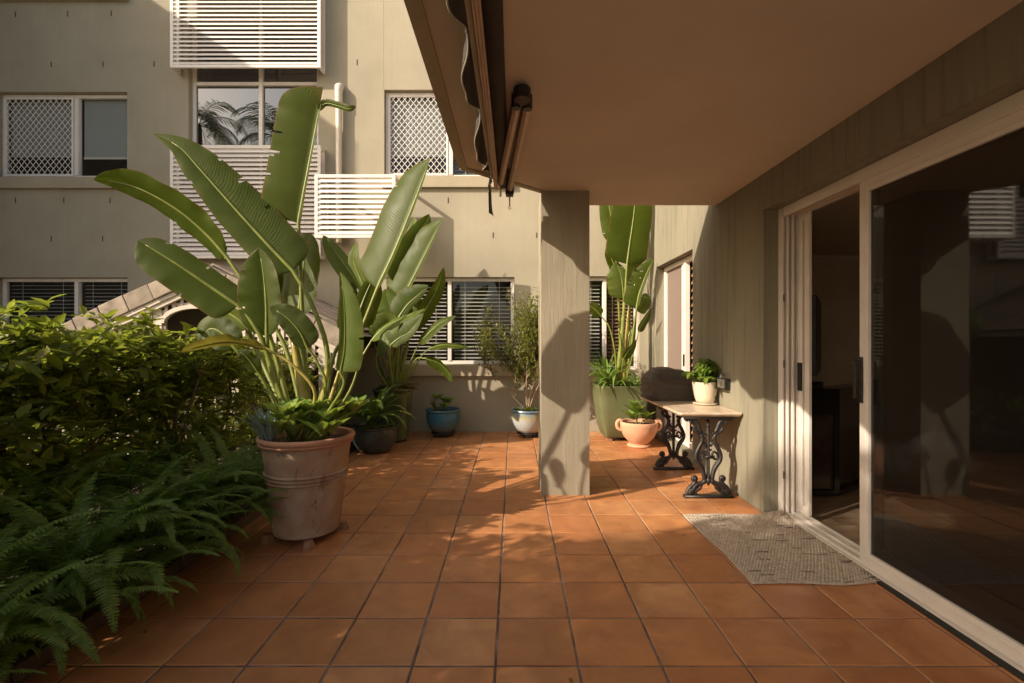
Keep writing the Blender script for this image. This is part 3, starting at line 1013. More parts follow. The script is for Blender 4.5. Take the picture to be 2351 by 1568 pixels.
b = MB(); b.tube([e2 + Vector((0, .0, -.04)), e2 + Vector((0, .0, .06))], .036, 14); b.box(e2.x - .03, e2.x + .03, e2.y - .03, e2.y + .05, e2.z - .05, ZC - .002); b.build('shoulder', MATS['black_plastic'], aw, smooth=True, auto=40)
b = MB(); b.tube([e1 + Vector((0, .02, 0)), e1 + Vector((0, .02, -.11))], .008, 8); b.tube([e2 + Vector((.0, .03, -.05)), e2 + Vector((0, .03, -.13))], .006, 8)
b.tube([e2 + Vector((0, .03, -.13)), e2 + Vector((.012, .03, -.145)), e2 + Vector((0, .03, -.16)), e2 + Vector((-.012, .03, -.145)), e2 + Vector((0, .03, -.13))], .003, 6)
b.build('crank_eye', MATS['aluminium'], aw, smooth=True)
b = MB(); b.box(-.07, .02, 3.62, 3.70, ZB + .03, ZC - .003); b.box(-.07, .02, .3, .38, ZB + .03, ZC - .003); b.build('mounting_bracket', MATS['aluminium_dark'], aw)

# ------------------------------------------------------------------ doormat
def nub_mat():
    r = rng(11)
    mt = thing('doormat', 'woven oatmeal doormat with dark flecks lying at the open sliding door', 'doormat', (1.66, 3.1, 0))
    xa, xb, ya, yb = 1.30, 2.028, 2.63, 3.66
    def warp(x, y):
        u = (x - xa) / (xb - xa); v = (y - ya) / (yb - ya)
        X = x + .012 * math.sin(v * 5) * (1 - u) ; Y = y + .01 * math.sin(u * 6)
        # far right corner is pushed up against the frame, near right corner turned under
        Z = .006 + .035 * max(0, u - .72) * max(0, v - .8) * 18 + .004 * noise.noise(Vector((x*5, y*5, 0)))
        if u + (1 - v) > 1.70:
            k = (u + (1 - v) - 1.70); Y += k * .10; X -= k * .03
        return X, Y, Z
    V = []; F = []; V2 = []; F2 = []
    dx, dy = .0200, .0165
    nxm, nym = int((xb - xa) / dx), int((yb - ya) / dy)
    for j in range(nym):
        i = 0
        while i < nxm:
            L = 1
            if r.random() < .014: L = r.randint(2, 5)
            x0_ = xa + i * dx + (dx / 2 if j % 2 else 0); x1_ = min(x0_ + dx * L, xb)
            y0_ = ya + j * dy
            VV, FF = (V2, F2) if L > 1 else (V, F)
            n = len(VV)
            h = .0085 * r.uniform(.8, 1.2); fy = dy * .45 if L > 1 else 0
            y0_ += fy * .5
            for (px, py, pz) in ((x0_, y0_, 0), (x1_, y0_, 0), (x1_, y0_ + dy - fy, 0), (x0_, y0_ + dy - fy, 0),
                                 (x0_ + dx*.22, y0_ + dy*.2, h), (x1_ - dx*.22, y0_ + dy*.2, h), (x1_ - dx*.22, y0_ + dy*.8 - fy, h), (x0_ + dx*.22, y0_ + dy*.8 - fy, h)):
                X, Y, Z = warp(px, py); VV.append((X - 1.66, Y - 3.1, Z + pz))
            FF += [(n+4,n+5,n+6,n+7),(n,n+1,n+5,n+4),(n+1,n+2,n+6,n+5),(n+2,n+3,n+7,n+6),(n+3,n,n+4,n+7)]
            i += L
    me = np_mesh('weave', V, F, MATS['mat_weave'], True)
    o = bpy.data.objects.new('weave', me); col.objects.link(o); o.parent = mt
    me = np_mesh('dark_fleck', V2, F2, plain('mat_fleck', (.19, .145, .115), .95, .3, 40), True)
    o = bpy.data.objects.new('dark_fleck', me); col.objects.link(o); o.parent = mt; o['kind'] = 'stuff'
    b = MB()
    edge = []
    for t in range(31): edge.append(warp(xa, ya + (yb-ya)*t/30))
    for t in range(1, 31): edge.append(warp(xa + (xb-xa)*t/30, yb))
    for t in range(1, 31): edge.append(warp(xb, yb - (yb-ya)*t/30))
    for t in range(1, 31): edge.append(warp(xb - (xb-xa)*t/30, ya))
    b.tube(edge, .007, 6); b.build('binding', plain('mat_binding', (.42, .35, .28), .95, .25, 60, .5, 200, .003), mt, smooth=True)
nub_mat()

# ------------------------------------------------------------------ cast iron table
tx0, tx1, ty0, ty1, tz = 1.385, 1.918, 4.04, 5.27, .72
tb = thing('garden_table', 'stone-topped side table on ornate black cast iron legs against the right wall', 'table', ((tx0+tx1)/2, (ty0+ty1)/2, 0))
b = MB()
V = []; cc = .06
def outl(i, z):
    a, bb, c, d = tx0 + i, tx1 - i * .2, ty0 + i, ty1 - i
    return [(a + .0, c + .02, z), (a + .02, c, z), (bb - .01, c, z), (bb, c + .02, z), (bb, d, z), (a, d, z)]
rings = [outl(.022, tz - .034), outl(.006, tz - .022), outl(0, tz - .012), outl(.003, tz - .003), outl(.010, tz)]
for q in rings: V += q
F = [tuple(range(5, -1, -1)), tuple(range(24, 30))]
for k in range(4):
    for i in range(6): F.append((k*6+i, k*6+(i+1) % 6, k*6+6+(i+1) % 6, k*6+6+i))
b.add(V, F); b.build('tabletop', MATS['table_stone'], tb)
def iron_leg():
    """one lyre-shaped cast leg in its own plane (x across, z up), mirrored about x=0"""
    m = MB()
    K = 1.3
    def both(pts, rad, n=8, k=28):
        c = bez([Vector((p[0], p[1] if len(p) > 2 else 0, p[-1])) for p in pts], k)
        rad = [q * K for q in rad] if hasattr(rad, '__len__') else rad * K
        m.tube(c, rad, n)
        m.tube([Vector((-p.x, p.y, p.z)) for p in c], rad, n)
    m.box(-.205, .205, -.028, .028, 0, .022)
    # lyre
    both([(.030, .135), (.040, .20), (.062, .255), (.098, .31), (.104, .36), (.080, .42), (.056, .465), (.052, .51), (.064, .53)], [.014]*28)
    both([(.020, .15), (.028, .20), (.050, .27), (.086, .32)], .007)
    # inner scrolls
    both([(.028, .355), (.045, .385), (.072, .372), (.078, .342), (.060, .322), (.044, .336), (.050, .354)], .0075)
    both([(.020, .43), (.034, .455), (.050, .47), (.058, .492), (.044, .505), (.034, .492)], .008)
    # splayed feet with lion-paw scrolls
    both([(.022, .145), (.055, .120), (.095, .110), (.120, .085), (.132, .052), (.165, .030)], [.016]*28)
    both([(.120, .145), (.132, .158), (.122, .172), (.106, .163), (.110, .140), (.125, .110), (.155, .085), (.172, .055), (.180, .034)], [.014]*28)
    both([(.062, .105), (.072, .080), (.092, .066), (.110, .050), (.112, .028)], [.013]*28)
    both([(.135, .065), (.152, .052), (.158, .034)], [.018]*28)
    both([(.112, .160), (.120, .166)], [.020]*6, 10, 6)
    # top brackets
    both([(.030, .545), (.055, .535), (.085, .545), (.110, .565), (.118, .578)], [.011]*28)
    both([(.112, .572), (.124, .588), (.112, .597), (.104, .585)], .008)
    both([(.060, .552), (.078, .59), (.092, .625), (.120, .655), (.170, .672)], [.013]*28)
    both([(.150, .668), (.176, .652), (.194, .662), (.190, .684), (.170, .680)], .0095)
    both([(.100, .635), (.128, .625), (.150, .640), (.140, .660)], .009)
    m.box(-.205, .205, -.022, .022, .664, .686)
    m.box(-.085, .085, -.010, .010, .590, .598) if False else None
    # middle rib of beads and back plate
    m.box(-.010, .010, .004, .016, .13, .664)
    z = .12
    while z < .60:
        m.tube([(0, -.006, z), (0, -.006, z + .011)], [.0135, .0085], 8); z += .0115
    m.tube([(0, 0, .10), (0, 0, .13), (0, 0, .16)], [.006, .020, .024], 10)
    m.tube([(0, 0, .60), (0, 0, .62)], [.02, .012], 10)
    for zz in (.335, .40): m.tube([(-.03, 0, zz), (.03, 0, zz)], .008, 8)
    for zz in (.34,): m.tube([(-.03, -.01, zz), (0, -.016, zz + .01), (.03, -.01, zz)], .014, 8)
    return m
lm = iron_leg().mesh('leg', smooth=True); lm.materials.append(MATS['black_iron'])
for yy in (4.085, 4.97): inst('leg', lm, tb, (1.645, yy, 0))
b = MB(); b.box(1.63, 1.66, 4.10, 4.955, .670, .684); b.build('under_rail', MATS['black_iron'], tb)

# ------------------------------------------------------------------ barbecue under its cover
def bbq():
    t = thing('barbecue', 'small barbecue under a crumpled black fabric cover on the table', 'barbecue', (1.63, 5.0, tz))
    nu, nv = 120, 48
    V = []; F = []
    a, c = .275, .185
    keys = [(0, 1.03, 1.03, 0, 0), (.30, 1.0, .99, 0, 0), (.52, .965, .95, .0, .17), (.60, .94, .91, .0, .195), (.74, .82, .74, .01, .245), (.86, .66, .52, .02, .290), (.95, .40, .26, .02, .312), (1.0, .0, .0, .02, .316)]
    keys[1] = (.30, 1.0, .99, 0, .09)
    for j in range(nv + 1):
        q = j / nv
        for k in range(len(keys) - 1):
            if keys[k][0] <= q <= keys[k+1][0]: break
        k0, k1 = keys[k], keys[k+1]; t_ = (q - k0[0]) / (k1[0] - k0[0])
        sx, sy, oy, z = [k0[m] + (k1[m] - k0[m]) * t_ for m in (1, 2, 3, 4)]
        for i in range(nu):
            th = 2 * math.pi * (i + .5) / nu
            e = .20 + .35 * max(0, q - .6)
            cx = math.copysign(abs(math.cos(th)) ** e, math.cos(th)); sn = math.copysign(abs(math.sin(th)) ** e, math.sin(th))
            x, y = a * cx * sx, c * sn * sy + oy
            nz_ = Vector((x * 6 + z * 9, y * 6 - z * 4, z * 7))
            rid = (1 - abs(noise.noise(nz_ * 1.3)) * 2) ** 2
            w_ = .016 * noise.noise(nz_) + .016 * (rid - .4) + .006 * noise.noise(nz_ * 3.1)
            skirt = -.012 * abs(math.sin(th * 5 + 1)) * max(0, 1 - q * 2.2)
            k2 = 1 + (w_ + skirt) / .24
            zz = z + .016 * noise.noise(Vector((x * 9, y * 9, 2.0))) * min(1, q * 2) - .05 * (x / a) * q
            V.append((x * k2, (y - oy) * k2 + oy, zz + .004))
    for j in range(nv):
        for i in range(nu): F.append((j*nu+i, j*nu+(i+1) % nu, (j+1)*nu+(i+1) % nu, (j+1)*nu+i))
    F.append(tuple(nv*nu + i for i in range(nu)))
    me = bpy.data.meshes.new('cover'); me.from_pydata(V, [], F)
    me.polygons.foreach_set('use_smooth', [True] * len(F))
    g = N('cover_cloth'); vv = g.coord()
    g.base(g.mix(g.noise(vv, 6, 4), (.070, .052, .043), (.115, .088, .074))); g.set(.52, spec=.45)
    b1 = g.bump(g.noise(vv, 9, 4, .6, 1.2), .35, .015); g.bump(g.noise(vv, 260, 2), .2, .001, b1)
    me.materials.append(g.m)
    o = bpy.data.objects.new('cover', me); col.objects.link(o); o.parent = t
    b = MB(); pts = []
    for i in range(nu + 1):
        p = V[(i % nu) + nu * 3]; pts.append((p[0]*1.012 + 1.63, p[1]*1.012 + 5.0, p[2] + tz))
    b.tube(pts, .0035, 6); b.build('hem', g.m, t, smooth=True)
    t.rotation_euler = (0, 0, 0)
bbq()

# ------------------------------------------------------------------ power outlet
po = thing('power_outlet', 'dark weatherproof power outlet on the right wall behind the herb pot', 'outlet', (XW, 4.33, .95))
b = MB(); b.box(XW - .055, XW - .002, 4.29, 4.47, .885, .985); b.build('box', MATS['black_plastic'], po, bevel=.006)
gq = plain('outlet_grey', (.11, .095, .075), .35, .1, 10)
b = MB(); b.box(XW - .075, XW - .056, 4.27, 4.40, .90, .978); b.build('cover', gq, po, bevel=.006)
b = MB(); b.box(XW - .090, XW - .076, 4.30, 4.325, .925, .955); b.tube([(XW - .04, 4.40, .986), (XW - .035, 4.40, 1.02)], .012, 10); b.build('switch', gq, po)
b = MB(); b.tube(bez([(XW - .05, 4.47, .90), (XW - .06, 4.50, .85), (XW - .04, 4.50, .76), (XW - .03, 4.49, .722)], 16), .005, 6); b.build('cable', MATS['black_plastic'], po, smooth=True)
# ------------------------------------------------------------------ leaf makers
def unit(a): return a / np.maximum(np.linalg.norm(a, axis=-1, keepdims=True), 1e-9)
def leaf_cloud(pos, dirs, nor, L, W, bend=.15, fold=.25):
    """two folded quads per leaf: arrays (n,3),(n,3),(n,3),(n),(n)"""
    d = unit(dirs); s = unit(np.cross(d, nor)); n = np.cross(s, d)
    L = np.asarray(L)[:, None]; W = np.asarray(W)[:, None]
    def pt(a, b, c): return pos + d*L*a + s*W*b + n*L*c
    V = np.stack([pt(0,0,0), pt(.30,.42,fold*.5*.35-.0), pt(.66,.40,fold*.5*.35-bend*.45), pt(1,0,-bend), pt(.66,-.40,fold*.5*.35-bend*.45), pt(.30,-.42,fold*.5*.35), pt(.33,0,-bend*.1), pt(.68,0,-bend*.55)], 1)
    k = len(pos)
    base = (np.arange(k) * 8)[:, None]
    q = np.array([[0,6,1,1],[0,5,6,6]])
    F = np.concatenate([base + np.array([[6,7,2,1]]), base + np.array([[6,5,4,7]]), base + np.array([[0,6,1,0]])*1, base + np.array([[0,5,6,0]])*1, base + np.array([[7,3,2,7]]), base + np.array([[7,4,3,7]])], 0)
    return V.reshape(-1, 3), F
def cloud_mesh(name, parts, m):
    """quads and triangles mixed: triangles written as their own loops"""
    Vs = []; Q = []; off = 0
    for V, F in parts:
        Vs.append(V); Q.append(F + off); off += len(V)
    V = np.concatenate(Vs); F = np.concatenate(Q)
    tri = F[:, 0] == F[:, 3]
    me = bpy.data.meshes.new(name)
    nq, nt = int((~tri).sum()), int(tri.sum())
    me.vertices.add(len(V)); me.vertices.foreach_set('co', V.astype(np.float32).ravel())
    loops = np.concatenate([F[~tri].ravel(), F[tri][:, :3].ravel()]).astype(np.int32)
    me.loops.add(len(loops)); me.loops.foreach_set('vertex_index', loops)
    me.polygons.add(nq + nt)
    ls = np.concatenate([np.arange(nq) * 4, nq * 4 + np.arange(nt) * 3]).astype(np.int32)
    lt = np.concatenate([np.full(nq, 4), np.full(nt, 3)]).astype(np.int32)
    me.polygons.foreach_set('loop_start', ls); me.polygons.foreach_set('loop_total', lt)
    me.polygons.foreach_set('use_smooth', np.ones(nq + nt, dtype=bool))
    me.update(calc_edges=True)
    me.materials.append(m)
    return me
def put_mesh(name, me, parent, local=False):
    """mesh in world coordinates under a thing"""
    o = bpy.data.objects.new(name, me); col.objects.link(o)
    if parent:
        o.parent = parent
        o.location = (0, 0, 0) if local else -base_of(parent)
    return o

def paddle(root, stalk_pts, blade_pts, wl, wr=None, roll=0., fold=.25, m='paddle_leaf', seed=0, wav=.05, tears=(), curl=.24, stalk_m='stalk', r0=.016, shear=0., prof=1.0, twist=0., tipcut=0., base_sharp=.2):
    """one long-stalked paddle leaf: blade through blade_pts (base to tip), half widths wl / wr (left / right of the rib as it points up)"""
    wr = wl if wr is None else wr
    n = 64; mh = 8
    r = rng(seed)
    tears = tuple(tears) + tuple((r.uniform(.2, .85), r.choice((-1, 1)), r.uniform(.10, .34), r.uniform(.006, .011)) for _ in range(r.randint(1, 3)))
    c = bez(blade_pts, n + 1)
    V = []; UV = []; F = []
    ph = r.uniform(0, 6)
    for i, p in enumerate(c):
        t = i / n
        d = (c[min(i+1, n)] - c[max(i-1, 0)]).normalized()
        S = d.cross(Vector((0, 1, 0)))
        if S.length < .05: S = Vector((-1, 0, 0))
        S.normalize(); Nn = d.cross(S)
        a = roll + twist * t
        S2 = S * math.cos(a) + Nn * math.sin(a); N2 = d.cross(S2).normalized()
        k = min(t / base_sharp, 1)
        w = math.sqrt(max(0, 1 - (1 - k) ** 2))
        if t > .38: w *= max(0, 1 - ((t - .38) / .62) ** (2.1 * prof)) ** .8
        if tipcut and t > 1 - tipcut: w = max(w, .30)
        for j in range(-mh, mh + 1):
            u = j / mh
            hw = (wl if u > 0 else wr) * w
            au = abs(u)
            ff = fold if not hasattr(fold, '__len__') else (fold[0] if u > 0 else fold[1])
            rip = wav * hw * (au ** 2) * (math.sin(t * 17 + ph + (2 if u > 0 else 0)) * .6 + math.sin(t * 41 + ph * 2) * .25)
            q = p + S2 * (u * hw * math.cos(ff)) + N2 * (au * hw * math.sin(ff) - curl * au * au * hw + rip)
            if shear and u > 0: q = q + d * (shear * u * max(0, (t - .75) / .25) ** 2)
            V.append(q); UV.append((u * .5 + .5, t))
    W = 2 * mh + 1
    for i in range(n):
        for j in range(W - 1):
            jj = j - mh
            t = (i + .5) / n
            skip = False
            for (tt, side, dep, wd) in tears:
                au = abs(jj + .5) / mh
                if (jj + .5) * side > 0 and au > 1 - dep and abs(t - tt - .05 * (1 - au)) < wd * (au - 1 + dep) / dep + .002: skip = True
            if skip: continue
            a = i * W + j; F.append((a, a + 1, a + W + 1, a + W))
    b = MB(); b.add(V, F, UV)
    lf = b.build('leaf', MATS[m], root, smooth=True)
    # rib runs on from the stalk under the blade
    st = MB()
    sp_ = bez(list(stalk_pts) + [blade_pts[0]], 18)
    rad = [r0 * 1.25 - r0 * .45 * i / 17 for i in range(18)]
    rib = c[3:int(n * .93):4]
    rr = [r0 * .78 * (1 - i / len(rib)) + .0016 for i in range(len(rib))]
    st.tube(sp_ + rib, rad + rr, 8)
    st.build('stalk', MATS[stalk_m], lf, smooth=True)
    return lf

def sheath(root, p0, p1, w, m='stalk_yellow', seed=0):
    """clasping stalk base: a broad tapering gutter"""
    b = MB()
    c = bez([p0, Vector(p0).lerp(Vector(p1), .5) + Vector((.01, -.01, 0)), p1], 12)
    b.tube(c, [w * (1 - .62 * i / 11) for i in range(12)], 8)
    return b.build('leaf_base', MATS[m], root, smooth=True)

def rosette(name, parent, c, n, L, W, m, seed, up=.5, spread=1.0, droop=.2, local=False):
    r = rng(seed)
    pos = []; d = []; nn = []; Ls = []; Ws = []
    for i in range(n):
        a = i * 2.399 + r.uniform(-.2, .2); k = (i + .5) / n
        e = up + (1 - k) * .9
        v = np.array([math.cos(a) * spread, math.sin(a) * spread, e + r.uniform(-.1, .1)])
        pos.append(np.array(c) + np.array([math.cos(a), math.sin(a), 0]) * .012); d.append(v)
        nn.append(np.array([-math.cos(a) * e, -math.sin(a) * e, spread])); Ls.append(L * r.uniform(.75, 1.1) * (.6 + .4 * k)); Ws.append(W * r.uniform(.8, 1.1))
    return leaf_cloud(np.array(pos), np.array(d), np.array(nn), np.array(Ls), np.array(Ws), droop, .5)

def strap(path, w, up):
    """a long narrow leaf along a path"""
    V = []; F = []
    n = len(path)
    for i, p in enumerate(path):
        d = (path[min(i+1, n-1)] - path[max(i-1, 0)]).normalized()
        s = d.cross(up).normalized(); nn = s.cross(d)
        k = i / (n - 1)
        ww = w * (.55 + .9 * k if k < .4 else .91 * (1 - ((k - .4) / .6) ** 1.6)) / .91
        V += [tuple(p + s * ww + nn * ww * .35), tuple(p), tuple(p - s * ww + nn * ww * .35)]
    for i in range(n - 1):
        a = i * 3; F += [(a, a+1, a+4, a+3), (a+1, a+2, a+5, a+4)]
    return V, F
def strap_tuft(root, name, c, n, L, w, m, seed, tilt=.7, bend=.5, az=None, vary=.3):
    r = rng(seed); b = MB()
    for i in range(n):
        a = r.uniform(0, 6.28) if az is None else r.uniform(*az)
        tl = tilt * r.uniform(.3, 1.15); l = L * r.uniform(1 - vary, 1 + vary * .5)
        h = Vector((math.cos(a), math.sin(a), 0)); p = Vector(c) + h * r.uniform(0, .03) + Vector((r.uniform(-.02,.02), r.uniform(-.02,.02), 0))
        path = []; e = math.pi / 2 - tl * .6
        for k in range(9):
            path.append(p.copy()); e -= bend * r.uniform(.7, 1.3) / 8 * (1 + k * .25)
            p = p + (h * math.cos(e) + Vector((0, 0, math.sin(e)))) * (l / 8)
        V, F = strap(path, w * r.uniform(.8, 1.1), Vector((0, 0, 1)) if tl > .25 else h)
        b.add(V, F)
    return b.build(name, MATS[m], root, smooth=True)

# ------------------------------------------------------------------ ferns
def frond_mesh(seed, L=.6, pairs=50, droop=1.2, side=.0):
    r = rng(seed); b = MB()
    p = Vector((0, 0, 0)); e = R(62); az = 0
    pts = []; dirs = []
    n = pairs
    for i in range(n + 1):
        d = Vector((math.cos(e) * math.cos(az), math.cos(e) * math.sin(az), math.sin(e)))
        pts.append(p.copy()); dirs.append(d)
        p = p + d * (L / n); e -= droop / n * (.6 + 1.1 * i / n); az += side / n
    b.tube(pts[::3] + [pts[-1]], [.0028] * len(pts[::3]) + [.001], 4, False)
    for i in range(3, n):
        t = i / n
        w = .052 * min(1, (t / .22)) ** .7 * (1 - max(0, (t - .30) / .70) ** 1.7) + .006
        d = dirs[i]; s = d.cross(Vector((0, 0, 1))).normalized(); nn = s.cross(d).normalized()
        for sg in (1, -1):
            l = w * r.uniform(.9, 1.08)
            h = (s * sg * .95 + d * .28 + nn * r.uniform(-.22, .10)).normalized()
            hw = L / n * .44
            a = pts[i]
            f0 = a + d * hw; f1 = a - d * hw
            tip = a + h * l - nn * l * .12
            m1 = a + h * l * .6 + d * hw * .9; m2 = a + h * l * .6 - d * hw * .75
            b.add([f0, f1, m2, tip, m1], [(0, 1, 2, 4), (4, 2, 3)])
    me = b.mesh('frond', smooth=True); me.materials.append(MATS['fern_leaf']); return me
FRONDS = [frond_mesh(s, .6, 50, dr, sd_) for s, dr, sd_ in ((1, 1.2, .2), (2, 1.55, -.25), (3, 1.9, .1), (4, 1.0, -.1), (5, 2.2, .3), (6, 1.4, 0))]
def fern(label, x, y, z, n, size, seed, az=(0, 6.283), parent=None, group='ferns in the garden bed', lowbias=0.):
    r = rng(seed)
    t = parent or thing('fern', label, 'fern', (x, y, z), group)
    for i in range(n):
        a = az[0] + (az[1] - az[0]) * (i + r.random()) / n
        s = size * r.uniform(.7, 1.15)
        me = FRONDS[r.randrange(len(FRONDS))]
        tl = r.uniform(-.45, .35) + lowbias
        o = inst('frond', me, t, (x + r.uniform(-.05, .05), y + r.uniform(-.05, .05), z + r.uniform(-.02, .02)), (r.uniform(-.25, .25), tl, a), (s, s * r.uniform(.9, 1.15), s))
    return t
FL = [
 ('fern at the lower left corner of the picture, fronds spilling over the tiles', -1.98, 1.62, .26, 24, 1.05),
 ('second fern from the viewer in the bed, fronds reaching the tiles', -1.99, 2.02, .28, 24, 1.05),
 ('third fern from the viewer, long drooping fronds beside the tiles', -1.98, 2.42, .28, 24, 1.0),
 ('fourth fern from the viewer, pale fronds hanging over the kerb', -2.0, 2.80, .28, 22, .95),
 ('fern just before the big terracotta pot at the kerb', -2.0, 3.18, .28, 22, .9),
 ('fern behind and left of the big terracotta pot', -2.05, 3.62, .26, 20, .85),
 ('fern farthest back in the bed, left of the green pot', -2.1, 4.15, .26, 16, .8),
 ('fern at the left edge of the picture close to the hedge stems', -2.42, 1.95, .30, 18, 1.0),
 ('inner fern of the bed below the hedge, second from left edge', -2.45, 2.45, .32, 18, 1.0),
 ('inner fern below the hedge with one upright frond', -2.45, 2.95, .32, 18, .95),
 ('inner fern below the hedge behind the fourth front fern', -2.5, 3.45, .30, 18, .9),
 ('small inner fern far back under the hedge', -2.5, 4.0, .30, 14, .85),
 ('fern nearest the viewer, mostly below the picture edge', -1.95, 1.25, .24, 18, 1.0),
]
FL += [
 ('low fern between the first and second ferns at the kerb', -1.90, 1.82, .16, 16, .95),
 ('low fern between the second and third ferns at the kerb', -1.90, 2.22, .16, 16, .95),
 ('low fern between the third and fourth ferns at the kerb', -1.90, 2.62, .16, 16, .9),
 ('low fern between the fourth fern and the one before the big pot', -1.91, 3.0, .16, 16, .9),
 ('low fern at the kerb beside the big terracotta pot', -1.93, 3.40, .16, 14, .85),
 ('low fern at the kerb nearest the viewer', -1.90, 1.42, .16, 16, .95),
]
for i, (lb, x, y, z, n, s) in enumerate(FL): fern(lb, x + (.09 if x > -2.2 else 0), y, z + .02, n + 8, s * .98, 100 + i, lowbias=.12 if x > -2.2 else 0)

# ------------------------------------------------------------------ hedge shrubs
def shrub(label, x, y, h, seed, rx=.55, ry=.45, nleaf=2600, zlow=.55, leaf=.062, stems=6, m='hedge_leaf', name='hedge_shrub', group='shrubs of the clipped hedge', bark='bark', lowfrac=.22, cat='shrub', z0=.08):
    r = rng(seed); g_ = np.random.default_rng(seed)
    t = thing(name, label, cat, (x, y, z0), group)
    tk = MB(); tips = []
    for s in range(stems):
        a = r.uniform(0, 6.28)
        p = Vector((x + r.uniform(-.12, .12), y + r.uniform(-.16, .16), z0))
        d = Vector((math.cos(a) * .35, math.sin(a) * .45, 1)).normalized()
        path = [p.copy()]; rad = [r.uniform(.012, .02)]
        top = h * r.uniform(.75, .97)
        while p.z < top and len(path) < 16:
            d = (d + Vector((r.uniform(-.28, .28), r.uniform(-.28, .28), .12))).normalized()
            p = p + d * .11
            p.x = min(max(p.x, x - rx), x + rx)
            path.append(p.copy()); rad.append(max(.004, rad[-1] * .9))
            if p.z > zlow * .75 and r.random() < .75:
                q = p.copy(); e = Vector((r.uniform(-1, 1), r.uniform(-1, 1), r.uniform(.1, .9))).normalized(); bp = [q.copy()]
                for k in range(r.randint(2, 5)):
                    e = (e + Vector((r.uniform(-.4, .4), r.uniform(-.4, .4), r.uniform(-.05, .35)))).normalized()
                    q = q + e * .09
                    if q.z > h * .98: break
                    bp.append(q.copy())
                    tips.append(q.copy())
                if len(bp) > 1: tk.tube(bp, [.005 - .0035 * i / len(bp) for i in range(len(bp))], 5, False)
        tk.tube(path, rad, 6, False)
    tk.build('trunk', MATS[bark], t, smooth=True)
    # whorls of leaves: in the crown, on its top, and a few low down
    nw = nleaf // 8
    k1 = int(nw * lowfrac)
    C = []
    for i in range(nw):
        if i < k1:
            zz = r.uniform(zlow * .45, zlow); w = .9
        else:
            q = r.random() ** .55; zz = zlow + (h - zlow) * q; w = 1.0
        aa = r.uniform(0, 6.28); rr = math.sqrt(r.random())
        top = h - .03 + .13 * noise.noise(Vector(((x + rx * rr * math.cos(aa)) * 4.5, (y + ry * rr * math.sin(aa)) * 4.5, 3.3)))
        if r.random() < .06: top += r.uniform(.03, .12); zz = top
        C.append((x + rx * w * rr * math.cos(aa), y + ry * 1.25 * w * rr * math.sin(aa), min(zz, top)))
    for q in tips: 
        if len(C) < nw * 1.35: C.append((q.x, q.y, q.z))
    C = np.array(C); k = 8
    n = len(C) * k
    cen = np.repeat(C, k, 0) + g_.normal(0, .012, (n, 3))
    ang = np.tile(np.arange(k) * 2.399, len(C)) + np.repeat(g_.uniform(0, 6.28, len(C)), k)
    el = g_.uniform(-.25, .75, n)
    ax = np.repeat(g_.normal(0, .35, (len(C), 3)), k, 0)
    d = np.stack([np.cos(ang) * np.cos(el), np.sin(ang) * np.cos(el), np.sin(el)], 1) + ax
    up = np.tile(np.array([[0, 0, 1.0]]), (n, 1)) + g_.normal(0, .35, (n, 3))
    L = leaf * g_.uniform(.65, 1.25, n)
    me = cloud_mesh('crown', [leaf_cloud(cen, d, up, L, L * g_.uniform(.38, .5, n), .18, .35)], MATS[m])
    put_mesh('crown', me, t)
    return t
HX = -2.72
HL = ['hedge shrub at the left edge of the picture', 'second hedge shrub from the left edge', 'third hedge shrub from the left, below the lower left window',
      'fourth hedge shrub from the left, in front of the porch roof', 'fifth hedge shrub, left of the big paddle-leaved plant',
      'hedge shrub behind the big paddle-leaved plant', 'far hedge shrub between the two paddle-leaved plants']
HY = [1.75, 2.35, 2.95, 3.6, 4.3, 5.05, 5.8]
HH = [1.36, 1.38, 1.36, 1.32, 1.27, 1.2, 1.18]
for i in range(7):
    shrub(HL[i], HX + (.1 if i % 2 else -.05), HY[i], HH[i], 40 + i, leaf=.092 if i < 4 else .064, nleaf=3100 if i < 5 else 3200, stems=8, zlow=.80 if i < 5 else .6, lowfrac=.34 if i < 5 else .45)
# unseen tall shrubs added left of and behind the viewer to shade the front tiles
for i, (yy, hh) in enumerate(((1.05, 2.0), (.40, 3.3), (-.35, 3.75), (-1.15, 3.9))):
    shrub(['tall hedge shrub beside the viewer, just left of the picture', 'taller hedge shrub to the left of the viewer', 'tallest hedge shrub behind the viewer', 'last tall hedge shrub behind the viewer'][i],
          -2.75, yy, hh, 60 + i, rx=.6, ry=.55, nleaf=[4200, 9500, 11000, 11000][i], zlow=.6, leaf=.085, lowfrac=.12)

# ------------------------------------------------------------------ big terracotta pot with the paddle-leaved plant
def pot_feet(root, c, r, n, m, s=.035, ph=.0, h=.04):
    for k in range(n):
        a = ph + 2 * math.pi * k / n
        b = MB(); b.lathe((c[0] + r*math.cos(a), c[1] + r*math.sin(a), 0), [(s*1.1, 0), (s, h*.35), (s*.62, h), (0, h)], 8)
        b.build('pot_foot', MATS[m], root)
PX, PY = -1.408, 3.30
A = thing('potted_strelitzia', 'giant paddle-leaved plant in the large aged terracotta pot at the front', 'potted plant', (PX, PY, 0))
b = MB()
prof = [(.0, .042), (.205, .042), (.218, .05), (.225, .07), (.262, .38)]
for k in range(3): prof += [(.264 + k*.003, .392 + k*.024), (.276 + k*.003, .400 + k*.024), (.276 + k*.003, .406 + k*.024), (.266 + k*.003, .413 + k*.024)]
prof += [(.295, .625), (.296, .634)]
b.lathe((PX, PY, 0), [(q * .955, z) for q, z in prof], 56, wob=.006); pot = b.build('pot', MATS['aged_terracotta'], A, smooth=True, auto=35)
